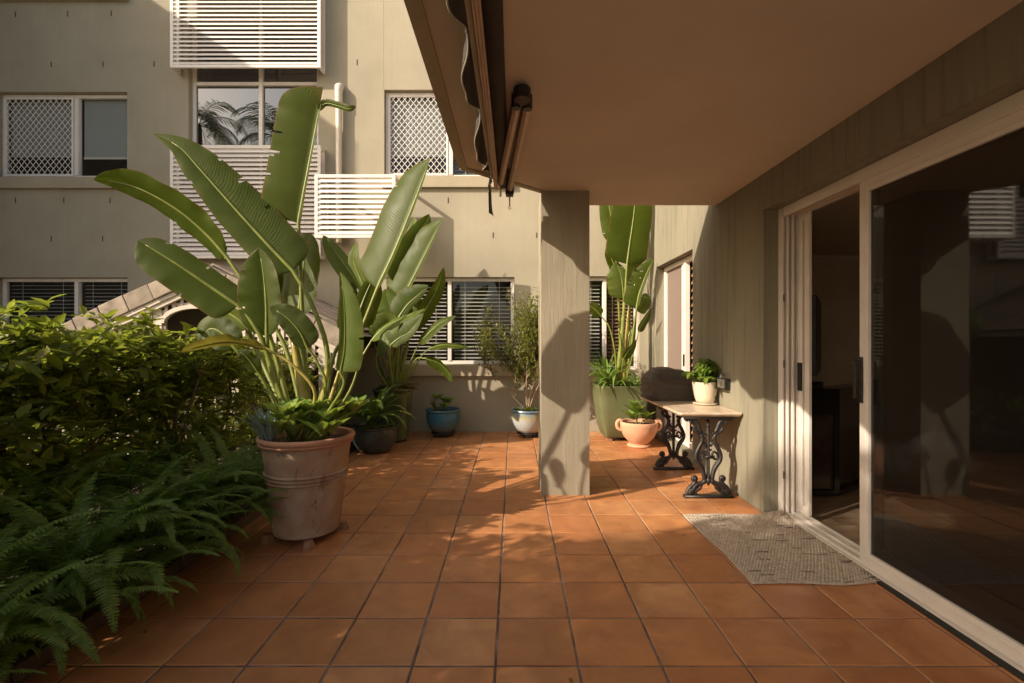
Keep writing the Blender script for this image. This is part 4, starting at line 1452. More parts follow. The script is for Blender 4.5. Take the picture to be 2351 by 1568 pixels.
b = MB(); b.lathe((PX, PY, 0), [(q * .955, z) for q, z in [(.294, .628), (.314, .636), (.319, .647), (.312, .655), (.323, .664), (.326, .679), (.319, .69), (.304, .693), (.288, .684), (.284, .66), (.276, .60)]], 56, wob=.006); b.build('rim', plain('rim_clay', (.46, .235, .14), .85, .22, 9, .4, 70, .003), pot, smooth=True, auto=50)
b = MB(); b.disc((PX, PY, .64), .270, 40); b.build('soil', MATS['soil'], A)
for k, (ax, ay) in enumerate(((.10, -.21), (-.22, -.10), (.2, .12), (-.1, .2))):
    b = MB(); b.lathe((PX + ax * 1.0, PY + ay * 1.0, -.002), [(.046, 0), (.043, .018), (.028, .047), (0, .047)], 6); b.build('pot_foot', MATS['plant_pot_clay'], A)
def pb(dx, dy, z=.66): return Vector((PX + dx, PY + dy, z))
# upright leaf seen from its half, tip torn and curled
paddle(A, [pb(-.02, .08), PC(945, 1100, 3.44)], [PC(925, 640, 3.46), PC(950, 500, 3.45), PC(985, 310, 3.44), PC(1010, 170, 3.43), PC(1022, 105, 3.42)], .272, .04, roll=.25, fold=(.12, 1.2), shear=.11, m='paddle_leaf_grey', seed=1, prof=5.0, tears=((.42, 1, .30, .012), (.55, 1, .35, .012), (.30, 1, .16, .008)), wav=.03, curl=.18, base_sharp=.12)
paddle(A, [PC(985, 300, 3.44)], [PC(1015, 140, 3.43), PC(1045, 108, 3.42), PC(1100, 118, 3.40), PC(1150, 132, 3.38), PC(1180, 120, 3.37)], .030, .018, roll=.6, fold=.2, m='paddle_leaf_grey', seed=2, r0=.004, prof=2.2)
# long leaf to the upper left
paddle(A, [pb(.03, -.02), PC(1055, 1250, 3.33), PC(985, 1000, 3.34)], [PC(900, 850, 3.35), PC(790, 735, 3.34), PC(640, 570, 3.32), PC(480, 390, 3.30), PC(395, 300, 3.29), PC(275, 240, 3.27)], .15, .21, roll=.30, fold=(.35, .10), m='paddle_leaf_grey', seed=3, tears=((.33, -1, .22, .010), (.47, -1, .30, .012), (.55, 1, .2, .01)), prof=.5, wav=.06, base_sharp=.1)
# long low-arched leaf far left
paddle(A, [pb(-.08, .02), PC(800, 1150, 3.42), PC(700, 930, 3.42)], [PC(605, 785, 3.42), PC(520, 690, 3.40), PC(390, 580, 3.36), PC(230, 490, 3.32), PC(110, 455, 3.30), PC(15, 445, 3.28)], .13, .19, roll=-.70, fold=.30, m='paddle_leaf', seed=4, prof=.6, wav=.10, base_sharp=.12)
# broad leaf pointing left
paddle(A, [pb(-.06, -.05), PC(780, 1200, 3.22), PC(720, 1080, 3.20)], [PC(658, 1005, 3.20), PC(540, 925, 3.17), PC(400, 830, 3.13), PC(280, 755, 3.10), PC(212, 715, 3.08)], .155, .115, roll=.55, fold=(.05, .25), m='paddle_leaf', seed=5, tears=((.70, -1, .35, .012),), prof=1.5, wav=.03, base_sharp=.10)
# upright dark leaf in the centre left
paddle(A, [pb(-.05, -.02), PC(800, 1280, 3.24)], [PC(785, 1140, 3.22), PC(783, 1000, 3.21), PC(770, 860, 3.20), PC(748, 748, 3.19)], .175, .14, roll=.30, fold=(.12, .8), m='paddle_leaf', seed=6, prof=1.1, base_sharp=.28)
# big dark leaf behind the centre
paddle(A, [pb(.0, .10), PC(930, 1180, 3.58)], [PC(925, 1050, 3.60), PC(940, 920, 3.62), PC(955, 780, 3.62), PC(975, 680, 3.62)], .25, .15, roll=-.25, fold=(.05, .30), m='paddle_leaf', seed=7, prof=1.6, base_sharp=.25)
# small drooping leaf, centre
paddle(A, [pb(.02, -.08), PC(1045, 1380, 3.16), PC(1010, 1260, 3.15)], [PC(965, 1192, 3.14), PC(930, 1120, 3.12), PC(870, 1055, 3.10), PC(797, 1010, 3.08)], .075, .100, roll=.2, fold=.2, m='paddle_leaf_grey', seed=8, prof=1.2, r0=.009)
# yellowing horizontal leaf
paddle(A, [pb(-.03, -.10), PC(1000, 1405, 3.12), PC(900, 1270, 3.10)], [PC(785, 1197, 3.09), PC(700, 1175, 3.08), PC(600, 1165, 3.06), PC(490, 1185, 3.04), PC(400, 1212, 3.02)], .045, .095, roll=-1.05, fold=.28, m='paddle_leaf_yellow', seed=9, prof=1.0, stalk_m='stalk_yellow', wav=.12, tears=((.3, -1, .4, .02),), r0=.010)
# round dark leaves low on the left
paddle(A, [pb(-.12, .05), PC(760, 1330, 3.52)], [PC(640, 1190, 3.50), PC(590, 1130, 3.50), PC(530, 1110, 3.50), PC(480, 1180, 3.5)], .13, .11, roll=.25, m='paddle_leaf', seed=10, prof=2.0)
paddle(A, [pb(-.12, .08), PC(740, 1200, 3.62)], [PC(700, 1100, 3.62), PC(650, 1060, 3.62), PC(600, 1030, 3.62), PC(570, 1015, 3.62)], .085, .07, roll=-.3, m='paddle_leaf_light', seed=11, prof=1.6)
paddle(A, [pb(-.1, -.03), PC(790, 1380, 3.3)], [PC(745, 1300, 3.30), PC(710, 1250, 3.28), PC(680, 1220, 3.26), PC(655, 1205, 3.25)], .05, .05, roll=.3, m='paddle_leaf', seed=12, r0=.008)
# pale upright leaf right of centre
paddle(A, [pb(.05, -.12), PC(1118, 1380, 3.10)], [PC(1112, 1298, 3.09), PC(1130, 1180, 3.08), PC(1128, 1000, 3.07), PC(1108, 852, 3.06)], .045, .125, roll=-.15, fold=(.9, .15), m='paddle_leaf_light', seed=13, prof=.8, base_sharp=.10, r0=.010)
# great right-hand leaf, lit through
paddle(A, [pb(.10, .0), PC(1110, 1300, 3.34), PC(1200, 1120, 3.34)], [PC(1275, 930, 3.33), PC(1345, 780, 3.32), PC(1430, 570, 3.31), PC(1478, 440, 3.30), PC(1510, 350, 3.30)], .245, .05, roll=-.25, fold=(.05, .9), m='paddle_leaf', seed=14, tears=((.62, 1, .16, .008), (.45, 1, .10, .006)), prof=.95, base_sharp=.10, wav=.03)
# leaves behind it
paddle(A, [pb(.10, .08), PC(1150, 1100, 3.62)], [PC(1205, 925, 3.66), PC(1150, 850, 3.66), PC(1085, 760, 3.66), PC(1035, 692, 3.66)], .095, .06, roll=.4, fold=.35, m='paddle_leaf_light', seed=15, prof=1.0, base_sharp=.3)
paddle(A, [pb(.11, .06), PC(1160, 1120, 3.58)], [PC(1235, 960, 3.60), PC(1200, 880, 3.60), PC(1170, 800, 3.60), PC(1185, 720, 3.60)], .06, .07, roll=-.3, fold=.3, m='paddle_leaf_light', seed=16)
paddle(A, [pb(.08, .02), PC(1110, 1290, 3.5)], [PC(1175, 1100, 3.52), PC(1200, 1020, 3.53), PC(1235, 930, 3.54), PC(1265, 870, 3.54)], .06, .12, roll=.3, fold=.2, m='paddle_leaf', seed=17, prof=1.3)
paddle(A, [pb(.10, -.08), PC(1150, 1390, 3.2), PC(1200, 1250, 3.22)], [PC(1250, 1160, 3.24), PC(1310, 1100, 3.25), PC(1390, 1060, 3.26), PC(1490, 1018, 3.27)], .045, .085, roll=-1.0, fold=.25, m='paddle_leaf_light', seed=18, prof=.9, r0=.009, wav=.1)
paddle(A, [pb(.06, .09), PC(1075, 1250, 3.6)], [PC(1140, 1130, 3.62), PC(1150, 1050, 3.62), PC(1155, 960, 3.62), PC(1165, 900, 3.62)], .085, .075, roll=.2, fold=.2, m='paddle_leaf', seed=19)
paddle(A, [pb(-.04, .1), PC(880, 1230, 3.55)], [PC(800, 1060, 3.6), PC(780, 960, 3.62), PC(800, 860, 3.63), PC(830, 780, 3.64)], .07, .12, roll=.1, fold=.25, m='paddle_leaf', seed=21)
# clasping bases
for i, (dx, dy, x2, y2, w_, mm) in enumerate([(-.02, .06, 930, 1060, .044, 'stalk'), (.01, .03, 900, 1150, .050, 'stalk_yellow'), (.05, -.02, 1060, 1240, .028, 'stalk_yellow'), (.09, -.02, 1140, 1270, .034, 'stalk'),
        (.07, -.05, 1112, 1275, .024, 'stalk_yellow'), (.03, .07, 895, 1110, .022, 'stalk_dry'), (.08, .05, 1165, 1220, .022, 'stalk')]):
    sheath(A, pb(dx, dy, .62), PC(x2, y2, 3.35 + dy), w_, mm, i)
# undergrowth in the pot
parts = []
r_ = rng(77)
for i in range(22):
    a = r_.uniform(-2.4, .9); q = r_.uniform(.08, .25)
    parts.append(rosette('x', A, (PX + q * math.cos(a) + .06, PY + q * math.sin(a) - .02, .70 + r_.uniform(0, .15)), 15, r_.uniform(.14, .20), .085, None, i, 1.0, .8, .25))
me = cloud_mesh('succulent', parts, MATS['succulent_leaf']); put_mesh('succulent', me, A)
for (dx, dy) in ((-.20, -.14), (-.15, -.19), (-.235, -.07)):
    strap_tuft(A, 'blue_chalksticks', (PX + dx * 1.05, PY + dy * 1.05, .68), 26, .22, .009, 'blue_succulent', int(dx * 999), .9, .25)
strap_tuft(A, 'dry_grass', (PX - .08, PY - .2, .66), 14, .14, .004, 'dry_leaf', 8, .8, .6)

# ------------------------------------------------------------------ second paddle-leaved plant in the dark green pot
QX, QY = P(905, 0, 6.38).x, 6.38
B = thing('potted_strelitzia', 'paddle-leaved plant in the tapered dark green glazed pot behind the first one', 'potted plant', (QX, QY, 0))
b = MB(); b.lathe((QX, QY, 0), [(0, .03), (.15, .03), (.165, .04), (.225, .62), (.236, .66), (.248, .675), (.248, .70), (.225, .70), (.215, .62)], 48, sq=3.0); b.build('pot', MATS['planter_green'], B, smooth=True, auto=40)
b = MB(); b.disc((QX, QY, .655), .215, 30, 3.0); b.build('soil', MATS['soil'], B)
b = MB(); b.lathe((QX, QY, 0), [(0, 0), (.15, 0), (.15, .028), (0, .028)], 24); b.build('pot_foot', MATS['rubber'], B)
def qb(dx, dy, z=.68): return Vector((QX + dx, QY + dy, z))
paddle(B, [qb(.0, .0), PC(1365, 1150, 6.38)], [PC(1385, 975, 6.36), PC(1440, 870, 6.36), PC(1510, 730, 6.36), PC(1565, 618, 6.36)], 0.366, 0.071, roll=-.25, fold=(.1, .8), m='paddle_leaf', seed=31, prof=.95, base_sharp=.12)
paddle(B, [qb(.02, .04), PC(1350, 1130, 6.46)], [PC(1350, 900, 6.46), PC(1400, 800, 6.46), PC(1460, 690, 6.46), PC(1506, 598, 6.46)], 0.189, 0.189, roll=.3, fold=.3, m='paddle_leaf', seed=32, prof=.9)
paddle(B, [qb(.0, .06), PC(1340, 1130, 6.5)], [PC(1370, 830, 6.52), PC(1400, 760, 6.52), PC(1425, 690, 6.52), PC(1442, 610, 6.52)], 0.118, 0.153, roll=-.3, fold=.3, m='paddle_leaf_light', seed=33, prof=.9)
paddle(B, [qb(.05, -.02), PC(1400, 1230, 6.30)], [PC(1420, 1120, 6.28), PC(1490, 1020, 6.28), PC(1545, 920, 6.28), PC(1570, 835, 6.28)], 0.100, 0.118, roll=.5, fold=.35, m='paddle_leaf', seed=34, prof=.85)
paddle(B, [qb(.02, -.04), PC(1370, 1200, 6.25)], [PC(1365, 1065, 6.22), PC(1410, 1000, 6.22), PC(1460, 955, 6.22), PC(1502, 915, 6.22)], 0.212, 0.071, roll=-.2, fold=.2, m='paddle_leaf', seed=35, prof=.9)
paddle(B, [qb(.06, -.04), PC(1420, 1260, 6.24)], [PC(1460, 1172, 6.20), PC(1510, 1120, 6.18), PC(1560, 1080, 6.16), PC(1625, 1050, 6.14)], 0.083, 0.118, roll=-.7, fold=.3, m='paddle_leaf', seed=36, prof=.9, r0=.010)
paddle(B, [qb(.06, -.06), PC(1430, 1300, 6.22), PC(1470, 1230, 6.18)], [PC(1505, 1195, 6.15), PC(1560, 1180, 6.13), PC(1620, 1182, 6.11), PC(1690, 1192, 6.10)], 0.059, 0.083, roll=-1.0, fold=.2, m='paddle_leaf', seed=37, r0=.008)
paddle(B, [qb(.08, -.06), PC(1420, 1290, 6.2), PC(1450, 1240, 6.16)], [PC(1490, 1240, 6.12), PC(1545, 1258, 6.08), PC(1590, 1300, 6.05), PC(1608, 1345, 6.03)], 0.088, 0.118, roll=.7, fold=.5, m='paddle_leaf', seed=38, r0=.009, wav=.1)
paddle(B, [qb(-.03, .02), PC(1340, 1200, 6.4)], [PC(1355, 1080, 6.42), PC(1345, 1030, 6.42), PC(1325, 980, 6.42), PC(1310, 930, 6.42)], 0.236, 0.189, roll=.2, fold=.2, m='paddle_leaf_light', seed=39)
paddle(B, [qb(.0, -.06), PC(1330, 1260, 6.2)], [PC(1335, 1180, 6.18), PC(1370, 1150, 6.17), PC(1420, 1120, 6.16), PC(1480, 1040, 6.15)], 0.236, 0.094, roll=-.4, fold=.25, m='paddle_leaf', seed=40)
paddle(B, [qb(-.06, .02), PC(1290, 1260, 6.4)], [PC(1265, 1190, 6.42), PC(1250, 1120, 6.42), PC(1250, 1060, 6.42), PC(1262, 1000, 6.42)], 0.201, 0.177, roll=.1, fold=.2, m='paddle_leaf', seed=41)
paddle(B, [qb(-.06, -.04), PC(1270, 1270, 6.25)], [PC(1285, 1170, 6.25), PC(1300, 1120, 6.25), PC(1330, 1090, 6.25), PC(1290, 1230, 6.2)], 0.165, 0.165, roll=.4, m='paddle_leaf_light', seed=42, prof=1.8)
paddle(B, [qb(.03, .06), PC(1400, 1200, 6.5)], [PC(1430, 1080, 6.5), PC(1470, 1040, 6.5), PC(1500, 1010, 6.5), PC(1540, 980, 6.5)], 0.177, 0.142, roll=-.2, m='paddle_leaf', seed=43)
for i, (x2, y2, mm, w_) in enumerate([(1370, 1130, 'stalk', .05), (1340, 1180, 'stalk_yellow', .045), (1385, 1180, 'stalk', .035), (1310, 1200, 'stalk', .03), (1410, 1200, 'stalk_yellow', .03), (1355, 1220, 'stalk_dry', .035), (1290, 1210, 'stalk_yellow', .02), (1440, 1230, 'stalk', .018)]):
    sheath(B, qb((i % 4 - 1.5) * .04, (i // 4 - .5) * .06, .65), PC(x2, y2, 6.34), w_, mm, i)
parts = [rosette('x', B, (QX + .19 * math.cos(a) + .05, QY + .19 * math.sin(a), .71 + .03 * math.sin(a * 5)), 18, .10, .035, None, int(a * 10), .2, 1.0, .3) for a in (.2, 1, 2.2, 3.3, 3.9, 4.3, 4.8, 5.2, 5.6, 6.0)]
put_mesh('undergrowth', cloud_mesh('undergrowth', parts, MATS['dry_leaf']), B)
strap_tuft(B, 'hanging_roots', (QX + .1, QY - .2, .70), 26, .13, .003, 'dry_leaf', 5, 1.6, 2.0, (-2.6, .2))

# ------------------------------------------------------------------ third paddle-leaved plant, square olive planter
TX, TY = 1.435, 6.56
C3 = thing('potted_strelitzia', 'paddle-leaved plant with long trunk-like stalks in the square olive planter by the corner', 'potted plant', (TX, TY, 0))
b = MB(); b.lathe((TX, TY, 0), [(0, .05), (.225, .05), (.235, .058), (.29, .30), (.318, .55), (.325, .70), (.333, .712), (.333, .73), (.308, .73), (.300, .66)], 64, sq=9.0); b.build('pot', MATS['planter_olive'], C3, smooth=True, auto=40)
b = MB(); b.disc((TX, TY, .68), .30, 40, 8.0); b.build('soil', MATS['soil'], C3)
for sx in (-.17, .17):
    for sy in (-.17, .17):
        b = MB(); b.box(TX + sx - .035, TX + sx + .035, TY + sy - .035, TY + sy + .035, 0, .049); b.build('pot_foot', MATS['plant_pot_clay'], C3)
def tb_(dx, dy, z=.70): return Vector((TX + dx, TY + dy, z))
paddle(C3, [tb_(.03, -.02), P7(285, 900, 6.52)], [P7(312, 432, 6.50), P7(330, 300, 6.50), P7(355, 120, 6.50), P7(375, -100, 6.50), P7(390, -260, 6.5)], .33, .28, roll=.2, fold=.2, m='paddle_leaf', seed=51, prof=1.1, base_sharp=.12, r0=.017)
paddle(C3, [tb_(.0, .02), P7(270, 900, 6.58)], [P7(240, 300, 6.58), P7(225, 200, 6.58), P7(200, 60, 6.58), P7(180, -80, 6.58)], .16, .15, roll=-.2, fold=.25, m='paddle_leaf', seed=52, base_sharp=.3)
paddle(C3, [tb_(.0, .0), P7(280, 950, 6.55)], [P7(292, 645, 6.54), P7(285, 560, 6.53), P7(270, 480, 6.53), P7(240, 420, 6.53)], .22, .09, roll=.2, fold=.2, m='paddle_leaf_light', seed=53, prof=1.5)
paddle(C3, [tb_(.05, -.02), P7(330, 1000, 6.48)], [P7(372, 700, 6.46), P7(390, 610, 6.45), P7(430, 500, 6.44), P7(475, 395, 6.43)], .19, .05, roll=-.1, fold=(.15, .8), m='paddle_leaf', seed=54, tears=((.55, 1, .75, .02), (.68, 1, .6, .02), (.42, 1, .5, .015)), base_sharp=.12)
paddle(C3, [tb_(.02, .05), P7(320, 900, 6.62)], [P7(330, 560, 6.62), P7(350, 480, 6.62), P7(375, 410, 6.62), P7(390, 370, 6.62)], .12, .10, roll=.2, m='paddle_leaf_light', seed=55)
paddle(C3, [tb_(.06, .02), P7(350, 950, 6.6)], [P7(370, 720, 6.6), P7(395, 690, 6.6), P7(420, 650, 6.6), P7(430, 610, 6.6)], .10, .12, roll=-.1, m='paddle_leaf_light', seed=56)
paddle(C3, [tb_(.06, -.04), P7(360, 950, 6.44)], [P7(385, 850, 6.42), P7(405, 810, 6.42), P7(435, 760, 6.42), P7(460, 705, 6.42)], .06, .07, roll=.5, fold=.4, m='paddle_leaf', seed=57, r0=.009)
paddle(C3, [tb_(-.05, -.04), P7(240, 1000, 6.42), P7(205, 830, 6.40)], [P7(150, 752, 6.40), P7(120, 720, 6.38), P7(95, 700, 6.37), P7(70, 690, 6.36)], .09, .09, roll=.2, m='paddle_leaf', seed=58, r0=.010, prof=1.6)
paddle(C3, [tb_(-.02, .03), P7(270, 880, 6.6)], [P7(250, 480, 6.6), P7(225, 420, 6.6), P7(205, 370, 6.6), P7(190, 310, 6.6)], .10, .09, roll=.4, m='paddle_leaf', seed=59)
paddle(C3, [tb_(.04, -.1), P7(280, 1100, 6.4)], [P7(290, 1020, 6.38), P7(315, 980, 6.36), P7(340, 950, 6.36), P7(370, 900, 6.36)], .05, .09, roll=.5, m='paddle_leaf', seed=60, r0=.009)
for i, (x2, y2, mm, w_) in enumerate([(298, 640, 'stalk', .045), (320, 720, 'stalk_yellow', .03), (285, 760, 'stalk', .045), (275, 850, 'stalk_yellow', .05), (330, 850, 'stalk', .03), (300, 900, 'stalk_dry', .06), (345, 830, 'stalk', .02), (262, 830, 'stalk', .03)]):
    sheath(C3, tb_((i % 4 - 1.5) * .03, (i // 4 - .5) * .05, .68), P7(x2, y2, 6.52), w_, mm, i)
strap_tuft(C3, 'strap_leaves', (TX - .20, TY - .12, .70), 40, .60, .021, 'strap_leaf', 21, .8, .9)
strap_tuft(C3, 'strap_leaves', (TX - .10, TY - .22, .70), 26, .46, .019, 'strap_leaf', 22, .9, 1.3)
strap_tuft(C3, 'strap_leaves', (TX + .18, TY - .18, .70), 14, .42, .022, 'strap_leaf', 23, .9, 1.5)
strap_tuft(C3, 'strap_leaves', (TX - .16, TY + .1, .70), 16, .55, .019, 'strap_leaf', 24, .35, .4)

# ------------------------------------------------------------------ fern in the dark glazed bowl
BX, BY = P(857, 0, 5.72).x, 5.78
D_ = thing('potted_fern', 'fern spilling over a dark glazed bowl beside the big terracotta pot', 'potted plant', (BX, BY, 0))
b = MB(); b.lathe((BX, BY, 0), [(0, 0), (.15, 0), (.19, .02), (.25, .12), (.27, .22), (.268, .28), (.28, .295), (.28, .31), (.258, .312), (.245, .28)], 44); b.build('pot', MATS['bowl_glaze'], D_, smooth=True, auto=40)
b = MB(); b.disc((BX, BY, .285), .25, 30); b.build('soil', MATS['soil'], D_)
fern('', BX - .03, BY - .03, .33, 44, 1.0, 301, parent=D_)
parts = [rosette('x', D_, (BX + .2 * math.cos(a), BY + .2 * math.sin(a), .31), 14, .07, .02, None, int(a * 9), .3, 1, .3) for a in (-1.2, -.7, -.2, .3, -1.8)]
put_mesh('undergrowth', cloud_mesh('undergrowth', parts, MATS['ficus_leaf']), D_)

# ------------------------------------------------------------------ blue and cream glazed pots on castors
def castor_pot(label, x, y, gm, name):
    t = thing(name, label, 'potted plant', (x, y, 0))
    b = MB(); b.lathe((x, y, 0), [(0, .065), (.14, .065), (.15, .072), (.185, .12), (.222, .20), (.232, .27), (.228, .335), (.240, .35), (.246, .362), (.240, .375), (.222, .375), (.208, .34)], 48); b.build('pot', MATS[gm], t, smooth=True, auto=40)
    b = MB(); b.disc((x, y, .345), .215, 30); b.build('soil', MATS['soil'], t)
    b = MB(); b.lathe((x, y, 0), [(0, .046), (.165, .046), (.168, .055), (.165, .064), (0, .064)], 30); b.build('trolley', MATS['black_plastic'], t)
    for a in (-2.1, -1.0, .6, 2.4):
        cx, cy = x + .13 * math.cos(a), y + .13 * math.sin(a)
        b = MB(); b.tube([(cx - .016, cy, .0225), (cx + .016, cy, .0225)], .022, 12); b.build('castor', MATS['rubber'], t, smooth=True, auto=40)
    return t
E_ = castor_pot('blue glazed pot on castors with a low bright green plant', P(1017, 0, 6.68).x, 6.70, 'blue_glaze', 'potted_succulent')
ex, ey = base_of(E_).x, base_of(E_).y
parts = [rosette('x', E_, (ex + .12 * math.cos(a * 1.9) * (a % 3) / 2 + .03, ey - .05 + .1 * math.sin(a * 1.9), .40 + .06 * (a % 3)), 22, .11, .032, None, a, .8, .8, .1) for a in range(9)]
put_mesh('foliage', cloud_mesh('foliage', parts, MATS['herb_leaf']), E_)
strap_tuft(E_, 'stems', (ex - .10, ey - .03, .36), 16, .22, .006, 'ficus_leaf', 4, .7, .5, (1.8, 4.4))
Fp = castor_pot('cream glazed pot with blue rim holding a thin-stemmed small-leaved shrub beside the pillar', .21, 6.68, 'cream_glaze', 'potted_shrub')
fx_, fy_ = .21, 6.68
r_ = rng(5); tk = MB(); tips = []
def grow(p, d, rad, lvl):
    path = [p.copy()]; n = 6 if lvl == 0 else 5
    for k in range(n):
        d = (d + Vector((r_.uniform(-.25, .25), r_.uniform(-.2, .2), .10))).normalized()
        p = p + d * (.092 if lvl == 0 else .080)
        p.y = min(p.y, 6.93)
        path.append(p.copy())
        if lvl < 3 and (k > 1 or lvl > 0) and r_.random() < (.62 if lvl < 2 else .45):
            e = (d + Vector((r_.uniform(-.9, .75), r_.uniform(-.5, .4), r_.uniform(-.1, .5)))).normalized()
            grow(p.copy(), e, rad * .6, lvl + 1)
        if lvl >= 1: tips.append((p.copy(), d.copy()))
    tk.tube(path, [max(.0015, rad * (1 - .5 * k / n)) for k in range(n + 1)], 5, False)
    if lvl < 2: grow(p.copy(), d, rad * .6, lvl + 1)
for dx, az in ((0, -.55), (.02, -.2), (-.02, -.95), (.01, .15), (-.01, -.4), (.0, .3)):
    grow(Vector((fx_ + dx, fy_ - .02, .36)), Vector((az, r_.uniform(-.2, .1), 1)).normalized(), .011, 0)
tk.build('trunk', MATS['pale_bark'], Fp, smooth=True)
g_ = np.random.default_rng(4)
tp = np.array([[*q[0]] for q in tips]); k = 8
cen = np.repeat(tp, k, 0) + g_.normal(0, .022, (len(tp) * k, 3)); n = len(cen)
cen[:, 1] = np.minimum(cen[:, 1], 6.98)
dr = g_.normal(0, 1, (n, 3)); dr[:, 2] -= .5
L = .045 * g_.uniform(.7, 1.3, n)
put_mesh('crown', cloud_mesh('crown', [leaf_cloud(cen, dr, g_.normal(0, .4, (n, 3)) + np.array([0, 0, 1.]), L, L * .42, .2, .3)], MATS['ficus_leaf']), Fp)
strap_tuft(Fp, 'undergrowth', (fx_, fy_ - .05, .36), 90, .13, .005, 'ficus_leaf', 9, 1.1, .8)
parts = [rosette('x', Fp, (fx_ + .17 * math.cos(a), fy_ + .15 * math.sin(a), .37), 14, .06, .018, None, int(a * 10), .6, .9, .1) for a in (-2.8, -2.3, -1.9, -1.5, -1, -.6, 0, 3)]
put_mesh('ground_cover', cloud_mesh('ground_cover', parts, MATS['ficus_leaf']), Fp)

# ------------------------------------------------------------------ clay bowl with two lug handles
KX, KY = P(1467, 0, 6.05).x, 6.06
G_ = thing('potted_succulent', 'two-handled pink clay bowl with a broad-leaved succulent, in front of the olive planter', 'potted plant', (KX, KY, 0))
b = MB(); b.lathe((KX, KY, 0), [(0, 0), (.135, 0), (.145, .012), (.14, .025), (.105, .038), (.125, .055), (.185, .12), (.222, .20), (.232, .265), (.238, .30), (.230, .312), (.214, .308), (.205, .25)], 48); b.build('pot', MATS['bowl_clay'], G_, smooth=True, auto=45)
for sg in (-1, 1):
    b = MB(); b.tube(bez([(KX + sg*.215, KY, .20), (KX + sg*.262, KY, .225), (KX + sg*.275, KY, .285), (KX + sg*.245, KY, .325), (KX + sg*.205, KY, .31)], 16), .021, 10); b.build('handle', MATS['bowl_clay'], G_, smooth=True)
b = MB(); b.disc((KX, KY, .265), .21, 30); b.build('soil', MATS['soil'], G_)
parts = [rosette('x', G_, (KX - .03 + dx, KY + dy, .30 + dz), nn, LL, LL * .62, None, s, .75, .9, .12) for (dx, dy, dz, nn, LL, s) in ((0, 0, .11, 10, .20, 1), (-.05, -.03, .04, 10, .19, 2), (.10, -.02, .05, 7, .17, 3), (-.02, .03, .19, 8, .15, 4))]
put_mesh('succulent', cloud_mesh('succulent', parts, MATS['succulent_leaf']), G_)
b = MB(); b.tube(bez([(KX - .03, KY, .27), (KX - .02, KY, .36), (KX - .03, KY, .46)], 8), .009, 7); b.tube(bez([(KX, KY, .27), (KX + .06, KY - .02, .32), (KX + .16, KY - .04, .38)], 8), .006, 7); b.build('stem', MATS['stalk'], G_, smooth=True)

# ------------------------------------------------------------------ herb pot on the table
hx, hy = P(1620, 0, 4.56).x, 4.575
H_ = thing('potted_herb', 'leafy green herb in a cream pot with saucer on the table', 'potted plant', (hx, hy, tz))
b = MB(); b.lathe((hx, hy, tz), [(0, .003), (.085, .003), (.105, .006), (.112, .016), (.106, .02), (.10, .016), (0, .015)], 36); b.build('saucer', MATS['herb_pot_glaze'], H_, smooth=True, auto=40)
b = MB(); b.lathe((hx, hy, tz), [(0, .017), (.070, .017), (.080, .024), (.094, .07), (.108, .14), (.116, .205), (.117, .213), (.110, .215), (.102, .20)], 40); b.build('pot', MATS['herb_pot_glaze'], H_, smooth=True, auto=40)
b = MB(); b.disc((hx, hy, tz + .195), .104, 24); b.build('soil', MATS['soil'], H_)
r_ = rng(9); parts = []; st = MB()
for i in range(40):
    a = r_.uniform(0, 6.28); q = r_.uniform(0, .10); h = r_.uniform(.05, .20) * (1.15 - q * 5)
    h = max(h, .04)
    top = (hx + q * 1.5 * math.cos(a), hy + q * 1.5 * math.sin(a), tz + .20 + h)
    st.tube([(hx + q * .5 * math.cos(a), hy + q * .5 * math.sin(a), tz + .19), top], .003, 5)
    parts.append(rosette('x', H_, top, 9, .10, .045, None, i, -.1, 1.0, .5))
st.build('stem', MATS['stalk'], H_)
put_mesh('foliage', cloud_mesh('foliage', parts, MATS['herb_leaf']), H_)
# ------------------------------------------------------------------ gabled porch beyond the hedge
GY = 5.25
pg = thing('porch', 'small gabled entry porch with stone capping and white lattice beyond the hedge', 'porch', (-3.4, GY, 0))
apex = P(456, 600, GY); sl_l = P(112, 758, GY); sl_r = P(800, 764, GY)
def cap_run(a, c, n, sg):
    d = (c - a) / n
    up = Vector((0, 0, 1)); dirn = d.normalized(); nrm = Vector((-dirn.z, 0, dirn.x)); nrm = nrm if nrm.z > 0 else -nrm
    for k in range(n):
        p = a + d * k; q = a + d * (k + .975)
        m = MB()
        V = []
        jit = rt.uniform(-.012, .012)
        for y in (GY - .03 + rt.uniform(-.008, .008), GY + .20):
            V += [p + nrm * jit, q + nrm * (jit + rt.uniform(-.006, .006)), q - nrm * .185, p - nrm * .185]
            for i in range(4): V[-4 + i] = Vector((V[-4 + i].x, y, V[-4 + i].z))
        m.add(V, [(0,1,2,3),(7,6,5,4),(0,4,5,1),(1,5,6,2),(2,6,7,3),(3,7,4,0)])
        m.build('capstone', MATS['stone_cap'], pg, bevel=.008)
    bb = MB()
    for off, th, yy in ((.207, .042, 0), (.246, .034, .02), (.270, .014, .012)):
        bb.bar(a - nrm * off + Vector((0, .02 + yy, 0)), c - nrm * off + Vector((0, .02 + yy, 0)), .05, th, nrm)
    bb.build('barge_board', MATS['porch_paint'], pg)
    return nrm
cap_run(apex, sl_l, 6, -1); cap_run(apex, sl_r, 5, 1)
